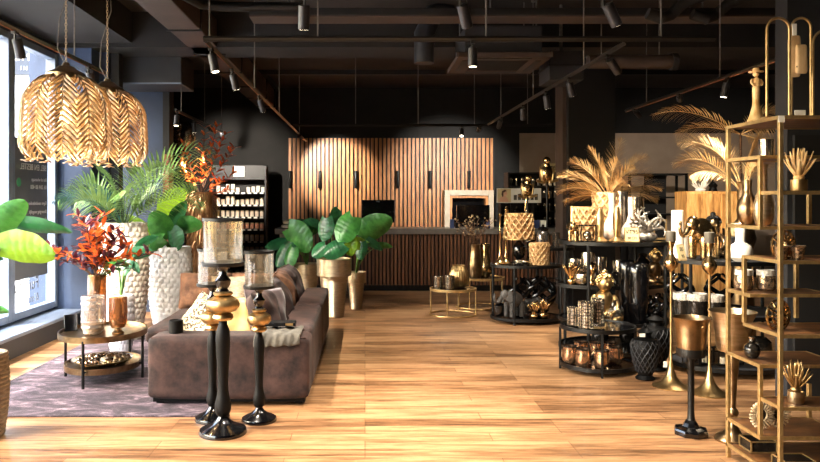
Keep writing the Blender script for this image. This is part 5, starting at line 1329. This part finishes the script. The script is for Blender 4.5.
S('coral_ornament',mm,'white','white coral ornament on top of the mango wood cabinet','ornament',(PX(702,11.35),11.4,1.74)).scale=(.72,.72,.8)
vase('black_ornament','small black ornament right of the white coral on the cabinet','ornament',(PX(713,11.4),11.4,1.74),[(0,0),(.07,0),(.05,.06),(.07,.1),(.02,.16),(.0,.22)],'blackmatte')
t=thing('open_shelf_unit','black open metal shelf unit against the beige back wall','shelf unit',(PX(629,12.6),12.6,0)); w=PX(688,12.6)-PX(629,12.6)
for x in (0,w-.04):
    for y in (0,.4): MB().box(x,y,0,x+.04,y+.04,2.08).build('post','black',t,smooth=False)
for z in (.4,.9,1.35,1.66,2.08): MB().box(0,0,z-.03,w,.44,z).build('shelf','black',t,smooth=False)
MB().box(w*.42,.42,0,w*.8,.44,2.05).build('back_panel','darkwall',t,smooth=False)
MB().box(0,.42,0,w*.42,.44,1.4).build('back_panel','black',t,smooth=False)
for k,(fx,h) in enumerate(((.3,.2),(.35,.26),(.4,.18))):
    vase('black_bottle','small black bottle on the open metal shelf unit, %s from the left'%ORD[k],'bottle',(PX(629,12.6)+w*fx,12.8,1.66),[(0,0),(.04,0),(.04,h*.5),(.015,h*.7),(.015,h),(0,h)],'blackmatte')
# black rack left of column with products, poster
Y=13.15; x0=PX(508,Y); w=PX(561,Y)-x0-.0
w=min(w,1.0)
t=thing('black_rack','black product rack between the slatted wall and the column','shelf unit',(x0,Y,0))
MB().box(0,0,0,.03,.4,2.12).box(w-.03,0,0,w,.4,2.12).build('side_panel','blackpaint',t,smooth=False)
MB().box(.03,.37,0,w-.03,.4,2.12).build('back_panel','blackpaint',t,smooth=False)
zz=[.5,.8,1.1,1.37,1.62,1.85,2.1]
for z in zz: MB().box(.03,0,z,w-.03,.37,z+.02).build('shelf','greypart',t,smooth=False)
kinds=[('darkglass',.14),('greywax',.13),('jar',.12),('darkglass',.15)]
pj={}
for r,z in enumerate(zz[1:6]):
    k=0; x=.08
    while x<w-.06:
        mt,h=kinds[(r+k//3)%4]; lab='%s pot, %s from the left on the %s shelf of the black rack'%({'darkglass':'dark','greywax':'grey','jar':'pale'}[mt],ORD[k],['fifth','fourth','third','second','top'][r])
        if (mt,h) not in pj:
            o=thing('scent_pot',lab,'pot',(x0+x,Y+.1,z+.02),0,'pots on the black rack')
            MB().lathe([(.03,0),(.035,.004),(.035,h*.75)],10).build('pot_body',mt,o); MB().lathe([(.036,h*.75),(.036,h)],10).build('lid','antsilver',o); pj[(mt,h)]=o
        else: dup(pj[(mt,h)],(x0+x,Y+.1,z+.02),lab)
        x+=.105; k+=1
S('display_box',MB().box(-.14,0,0,.14,.2,.17),'card','kraft box with dark figures on top of the black rack by the column','box',(PX(552,13.15),13.2,2.12),smooth=False)
o=text_mesh('box_text','VTS',.11,'ink',None,(PX(552,13.15),13.195,2.2),(PI/2,0,0)); tag(o,'dark figures printed on the kraft box by the column','lettering')
t=thing('poster_board','landscape advertising poster with a woman on the left and boxes on the right','poster',(PX(512,12.5),12.5,1.55)); 
MB().box(-.27,0,0,.52,.02,.26).build('board','paper',t,smooth=False)
MB().box(-.26,-.004,.01,-.02,0,.25).build('photo_backdrop','card',t,smooth=False)
MB().prism([(-.24,.015),(-.06,.015),(-.08,.08),(-.12,.12),(-.17,.13),(-.22,.08)],-.008,-.004).build('printed_shoulders','skin',t,smooth=False)
MB().lathe([(.045,0),(.045,.004)],20).build('printed_head','skin',t,(-.13,-.006,.165),rot=(PI/2,0,0))
MB().prism([(-.17,.1),(-.19,.15),(-.18,.21),(-.13,.235),(-.09,.21),(-.12,.2),(-.155,.18),(-.155,.12)],-.013,-.009).build('printed_hair','brownhair',t,smooth=False)
mm=MB()
for k in range(6): mm.box(.03+k*.075,-.006,.05,.085+k*.075,0,.14+.02*(k%2))
mm.build('printed_boxes','throw',t,smooth=False)
MB().box(-.02,.02,-.45,.02,.04,.1).box(-.15,-.05,-.45,.15,.12,-.43).build('easel','black',t,smooth=False)
# counter-side black display with bottles
t=thing('bottle_rack','low black rack with bottles at the right end of the counter','shelf unit',(PX(499,12.75),12.6,1.1)); w=.62
MB().box(0,.0,0,.02,.22,.44).box(w-.02,0,0,w,.22,.44).box(.02,0,0,w-.02,.22,.015).box(.02,0,.21,w-.02,.22,.225).box(.02,.2,.015,w-.02,.22,.44).build('frame','black',t,smooth=False)
for k in range(6):
    vase('dark_bottle','dark round bottle on the %s shelf of the low black rack, %s from the left'%('lower' if k<3 else 'upper',ORD[k%3]),'bottle',(PX(499,12.75)+.12+.19*(k%3),12.7,1.115 if k<3 else 1.325),[(0,0),(.05,0),(.06,.03),(.06,.09),(.02,.13),(.02,.16),(0,.16)],'antsilver' if k%2 else 'darkglass',14)
for k,(px,mt) in enumerate(((534,'blueprint'),(541,'paper'))): S('small_box',MB().box(-.05,0,0,.05,.08,.14),mt,'small %s box on the counter below the poster'%('blue','white')[k],'box',(PX(px,12.6),12.4,1.1),smooth=False)
# ------------------------------------------------------------------ etagere
X0=2.25; YN=3.8; YF=4.37; XR=3.12; s=.023
t=thing('gold_shelf_unit','tall gold metal shelf unit with staggered wooden shelves at the right edge','shelf unit',(X0,YN,0)); ETAG=t
def post(x,y,z0,z1): MB().box(x,y,z0,x+s,y+s,z1).build('post','goldframe',t,smooth=False,bevel=.003)
D_=YF-YN; W_=XR-X0
for x in (0,W_-s):
    for y in (0,D_-s): post(x,y,0,2.05)
def shelf(x0,x1,y0,y1,z,nm='shelf'):
    h=.019
    MB().box(x0+.01,y0+.01,z-h+.004,x1-.01,y1-.01,z-.002).build(nm,'darkwood',t,smooth=False)
    MB().box(x0,y0,z-h,x1,y0+.012,z).box(x0,y1-.012,z-h,x1,y1,z).box(x0,y0+.012,z-h,x0+.012,y1-.012,z).box(x1-.012,y0+.012,z-h,x1,y1-.012,z).build('shelf_frame','goldframe',t,smooth=False)
shelf(0,W_,0,D_,2.06,'top_shelf'); shelf(0,W_,0,D_,.09)
yi=.22; yj=.39
# front shelves
shelf(s*.5,W_,.004,yi,1.65); shelf(s*.5,W_,.004,yj,1.27); shelf(s*.5,W_,.004,yj,.867); shelf(s*.5,W_,.004,yi,.473)
# rear shelves
shelf(.0,.52,yi-.03,D_-.01,1.855); shelf(0,.52,yi-.03,D_-.01,1.45); shelf(0,.5,yj-.1,D_-.01,1.05); shelf(0,.5,yi-.03,D_-.01,.66); shelf(0,.52,yi-.03,D_-.01,.25)
post(.004,yi-.02,1.45,1.855); post(.004,yi-.02,.25,.66); post(.004,yj-.02,.867,1.27)
post(.5,D_-s-.005,1.45,1.65); post(.42,D_-s-.005,.867,1.25); post(.5,D_-s-.005,.14,.46)
post(.5,0.004,1.27,1.65)if False else None
def et(px,Y,z): return (PX(px,Y),Y,z)
def inE(x,y,z): return (X0+x,YN+y,z)
# figurine on top
t=thing('gold_figurine','slender gold figurine wearing a hat on top of the gold shelf unit','statue',et(756,4.12,2.06)); t.scale=(1.12,1.12,1.12)
mm=MB(); mm.lathe([(0,0),(.045,0),(.045,.01),(.035,.02),(.028,.05),(.018,.08),(.016,.12),(.02,.16),(.016,.20)],20)
mm.tube([(0,0,.18),(.004,0,.21),(0,0,.235)],[.022,.024,.012],12); mm.ball((0,0,.25),.016,n=12,m=8)
for sg in (-1,1): mm.tube([(sg*.02,0,.228),(sg*.034,-.008,.20),(sg*.014,-.022,.185)],[.008,.007,.006],7)
mm.build('body','goldleaf',t,sub=1,ang=80)
MB().lathe([(0,.258),(.036,.260),(.038,.264),(.018,.268),(.014,.282),(0,.285)],20).build('hat','goldleaf',t)
# arches with mask
def arch(label,px0,px1,Y,z,top,first=None):
    x0=PX(px0,Y); x1=PX(px1,Y); r=(x1-x0)/2; t=thing('arch_stand',label,'ornament stand',((x0+x1)/2,Y,z)); h=top-z-r
    pts=[(-r,0,0),(-r,0,h)]+[(-r*math.cos(a*PI/12),0,h+r*math.sin(a*PI/12)) for a in range(1,12)]+[(r,0,h),(r,0,0)]
    MB().tube(pts,.0075,8).build('bent_tube','goldframe',t); MB().box(-r-.02,-.03,0,r+.02,.03,.006).build('foot','goldframe',t,smooth=False); return t
arch('left arched gold tube stand on top of the gold shelf unit',767,789.5,3.92,2.06,PZ(18,3.92))
arch('right arched gold tube stand carrying the wooden mask',791.5,811,4.12,2.06,PZ(18,4.12)); arch('third arched dark stand cut by the right edge of the picture',813,840,4.05,2.06,PZ(30,4.05))
t=thing('wooden_mask','pale carved wooden double mask hanging from the arched stand','mask',et(794,4.07,PZ(77,4.07)))
MB().soft(0,.0,.12,.075,.03,.24,.5,10,.2,.008,5).build('large_face','mask',t,sub=1); MB().soft(.03,-.02,.10,.07,.03,.17,.5,10,.2,.006,8).build('small_face','mask',t,sub=1)
MB().box(-.004,-.032,.05,.05,-.028,.058).box(-.02,-.02,.16,.02,-.012,.168).build('carved_slits','blackmatte',t,smooth=False)
MB().box(-.008,.0,.22,.016,.004,.31).build('hanging_label','paper',t,smooth=False); 
t['label']='pale carved wooden double mask with a white hanging label'
S('info_card',MB().box(-.03,-.002,0,.03,.002,.036).box(-.03,.002,0,.03,.03,.002),'paper','white info card standing on top of the gold shelf unit','card',et(800,3.86,2.06),smooth=False)
MB().box(-.017,-.002,-.018,.017,0,.018).build('price_sticker','paper',ETAG,(.01,0,1.99+.05),smooth=False)
# shelf contents
def potplant(name,label,loc,s_,pot,leafm,n=18):
    t=thing(name,label,'ornament',loc); t.scale=(s_,)*3
    MB().lathe([(0,0),(.04,0),(.043,.01),(.043,.065),(.036,.065),(.034,.05),(0,.05)],24).build('pot',pot,t)
    mm=MB().lathe([(.015,.05),(.03,.075),(.02,.10),(0,.1)],14)
    for k in range(n):
        a=2*PI*k/n+.2*(k%2); sp=(.75,.45,.2)[k%3]; mm.leaf((.01*math.cos(a),.01*math.sin(a),.075),(math.cos(a)*sp,math.sin(a)*sp,.8),(.13,.16,.17)[k%3],.026,-.25,'blade',.5,6)
    o=mm.build('leaf_crown',leafm,t); sd=o.modifiers.new('t','SOLIDIFY'); sd.thickness=.004; return t
potplant('agave_ornament','gold spiky agave ornament in a pot on the upper front shelf at the right edge',et(799,3.9,1.65),.98,'goldm','goldleaf')
potplant('coral_holder','gold branching coral ornament in a pale pot on the lower front shelf',et(796,3.9,.473),.96,'champ','goldm')
def litcup(label,loc):
    t=thing('mosaic_cup',label,'candle holder',loc,0,'mosaic cups on the gold shelf unit')
    MB().lathe([(0,0),(.028,0),(.034,.06),(.04,.078),(.036,.078),(.03,.06),(.024,.01),(0,.008)],24).build('glass_body','glitter',t)
    MB().lathe([(0,.01),(.02,.01),(.02,.035),(0,.035)],14).build('candle','cream',t); return t
litcup('left mosaic candle cup on the front shelf, beside the gold post',et(781.5,3.88,1.27)); litcup('right mosaic candle cup on the front shelf of the gold unit',et(798,3.88,1.27))
vase('silver_glass','ribbed silver glass on the uppermost inner shelf','candle holder',et(766,4.1,1.855),[(0,0),(.035,0),(.038,.1),(.034,.1),(.03,.02),(0,.02)],'silver',40,fn=rib(16,.05))
vase('bronze_bottle','bronze long-necked bottle on the inner shelf near the corner post','vase',et(763.5,4.15,1.45),[(0,0),(.04,0),(.055,.05),(.055,.12),(.04,.18),(.02,.22),(.02,.34),(.03,.36),(0,.36)],'champ')
vase('bronze_bottle','wide bronze egg vase on the inner shelf seen between the posts','vase',et(747.5,4.25,1.45),[(0,0),(.03,0),(.055,.04),(.062,.09),(.055,.14),(.03,.18),(.022,.22),(.026,.27),(0,.27)],'bronze')
def shelldisc(name,label,loc,r,mt,center,rot):
    t=thing(name,label,'ornament',loc); mm=MB(); n=24
    for k in range(n):
        a=2*PI*k/n; mm.leaf((r*.42*math.cos(a),0,r+r*.42*math.sin(a)),(math.cos(a),-.25,math.sin(a)),r*.6,r*.26,-.3,'oval',.5,5)
    o=mm.build('ruffled_rim',mt,t); sd=o.modifiers.new('t','SOLIDIFY'); sd.thickness=.005
    MB().lathe([(r*.42,-.014),(r*.47,0),(r*.42,.014),(r*.40,.004),(r*.40,-.004),(r*.42,-.014)],32,cap=False).build('inner_ring',mt,t,(0,0,r),rot=(PI/2,0,0))
    MB().lathe([(0,-.003),(r*.42,-.003),(r*.42,.003),(0,.003)],28).build('mirror',center,t,(0,0,r),rot=(PI/2,0,0)); t.rotation_euler=rot; return t
shelldisc('ruffled_frame','left small round frame with ruffled champagne rim on the lower shelf',(X0+.085,4.13,.252),.082,'ruffle','darkglass',(0,0,.15))
shelldisc('ruffled_frame','right small round frame with ruffled champagne rim, partly behind the post',(X0+.20,4.16,.252),.08,'ruffle','darkglass',(0,0,.15))
def turtle(label,loc,r,rz):
    t=thing('openwork_disc',label,'ornament',loc,rz); mm=MB()
    for q in (.35,.68,1.0): mm.tube([(r*q*math.cos(a*PI/16),-.03*(1-q*q),r+r*1.15*q*math.sin(a*PI/16)) for a in range(32)],.007,6,closed=True)
    for k in range(12):
        a=k*PI/6; mm.tube([(r*.35*math.cos(a),-.026,r+r*1.15*.35*math.sin(a)),(r*.7*math.cos(a+.1),-.015,r+r*1.15*.7*math.sin(a+.1)),(r*math.cos(a),0,r+r*1.15*math.sin(a))],.007,6)
    mm.build('openwork','gold',t); MB().ball((0,-.026,r),.024).build('boss','gold',t); MB().box(-.03,-.02,0,.03,.03,.006).build('foot','black',t,smooth=False); return t
turtle('gold openwork shell disc on the middle front shelf, behind the corner post',(X0+.10,3.98,.87),.075,.2)
t=turtle('gold openwork shell disc on the upper front shelf of the gold unit',(X0+.11,3.95,1.27+.0),.07,.1)
t.location.z=1.275
t['label']='gold openwork shell disc on the shelf with the mosaic cups'
def glitterpot(label,loc,r,h):
    t=thing('glitter_pot',label,'candle holder',loc)
    MB().lathe([(0,0),(r*.7,0),(r*.95,.015),(r,h*.4),(r*.92,h*.75)],32,cap=False).lathe([(r*.8,h*.75),(0,.02)],24,cap=False).build('glass_body','glitter',t)
    MB().lathe([(r*.92,h*.74),(r*.9,h),(r*.82,h),(r*.84,h*.74)],40,cap=False,fn=lambda a,z,q:q*(1+.02*math.sin(a*12))).build('frosted_rim','lace',t); return t
glitterpot('left glitter candle pot with frosted rim on the rear middle shelf',(PX(744,4.28),4.28,1.05),.056,.125)
glitterpot('right glitter candle pot with frosted rim on the rear middle shelf',(PX(766,4.26),4.26,1.05),.056,.125)
t=thing('perfume_ball','small round dark silver flask with stopper on the rear shelf','flask',(PX(752,4.17),4.17,.66))
MB().lathe([(0,0),(.025,0),(.04,.02),(.046,.045),(.04,.07),(.02,.088),(.012,.095)],28).build('flask_body','darkglass',t); MB().lathe([(.012,.095),(.02,.1),(.014,.112),(.018,.125),(0,.13)],16).build('stopper','antsilver',t)
def gbox(label,loc,sx,sy,sz):
    t=thing('glass_box',label,'box',loc); f=.007; m=MB()
    for x in (-sx/2,sx/2-f):
        for y in (-sy/2,sy/2-f): m.box(x,y,0,x+f,y+f,sz)
    for z in (0,sz-f):
        m.box(-sx/2,-sy/2,z,sx/2,-sy/2+f,z+f).box(-sx/2,sy/2-f,z,sx/2,sy/2,z+f).box(-sx/2,-sy/2,z,-sx/2+f,sy/2,z+f).box(sx/2-f,-sy/2,z,sx/2,sy/2,z+f)
    m.build('brass_edges','goldframe',t,smooth=False); MB().box(-sx/2+f,-sy/2+f,.002,sx/2-f,sy/2-f,sz-.004).build('smoked_panes','darkglass',t,smooth=False); return t
gbox('brass-edged glass box at the rear of the bottom shelf',(X0+.13,4.24,.09),.16,.14,.07)
gbox('brass-edged glass box at the front of the bottom shelf',(X0+.16,3.93,.09),.18,.14,.065)
# ------------------------------------------------------------------ world, daylight, camera
w=bpy.data.worlds.new('sky'); SC.world=w; w.use_nodes=True; nt=w.node_tree; bg=nt.nodes['Background']
sk=nt.nodes.new('ShaderNodeTexSky'); sk.sky_type='NISHITA'; sk.sun_disc=False; sk.sun_elevation=math.radians(38); sk.sun_rotation=math.radians(250); sk.air_density=1.4; sk.dust_density=3
nt.links.new(sk.outputs[0],bg.inputs['Color']); bg.inputs['Strength'].default_value=WORLD
su=bpy.data.lights.new('sun','SUN'); su.energy=SUN; su.angle=.01; su.color=(1,.96,.9); so_=bpy.data.objects.new('sun',su); COL.objects.link(so_)
so_.rotation_euler=Vector(SUNDIR).to_track_quat('-Z','Y').to_euler()
# skylight entering each window
for i in range(5):
    y0,y1=ys[i],ys[i+1]
    li=bpy.data.lights.new('window_daylight','AREA'); li.shape='RECTANGLE'; li.size=y1-y0-.16; li.size_y=2.8; li.cycles.is_portal=True
    lo=bpy.data.objects.new('window_daylight',li); COL.objects.link(lo); lo.location=(-3.99,(y0+y1)/2,1.8)
    lo.rotation_euler=Vector((1,0,-.25)).to_track_quat('-Z','Y').to_euler()
cam=bpy.data.cameras.new('camera'); co=bpy.data.objects.new('camera',cam); COL.objects.link(co); SC.camera=co
co.location=(0,0,EYE); co.rotation_euler=(PI/2,0,0); cam.sensor_width=36; cam.lens=36*F/820; cam.shift_x=45/820; cam.shift_y=-31/820; cam.clip_start=.05
v=SC.view_settings; SC.display_settings.display_device='sRGB'; v.view_transform='Standard'; v.look='None'; v.gamma=1; v.exposure=EXPO; v.use_curve_mapping=False
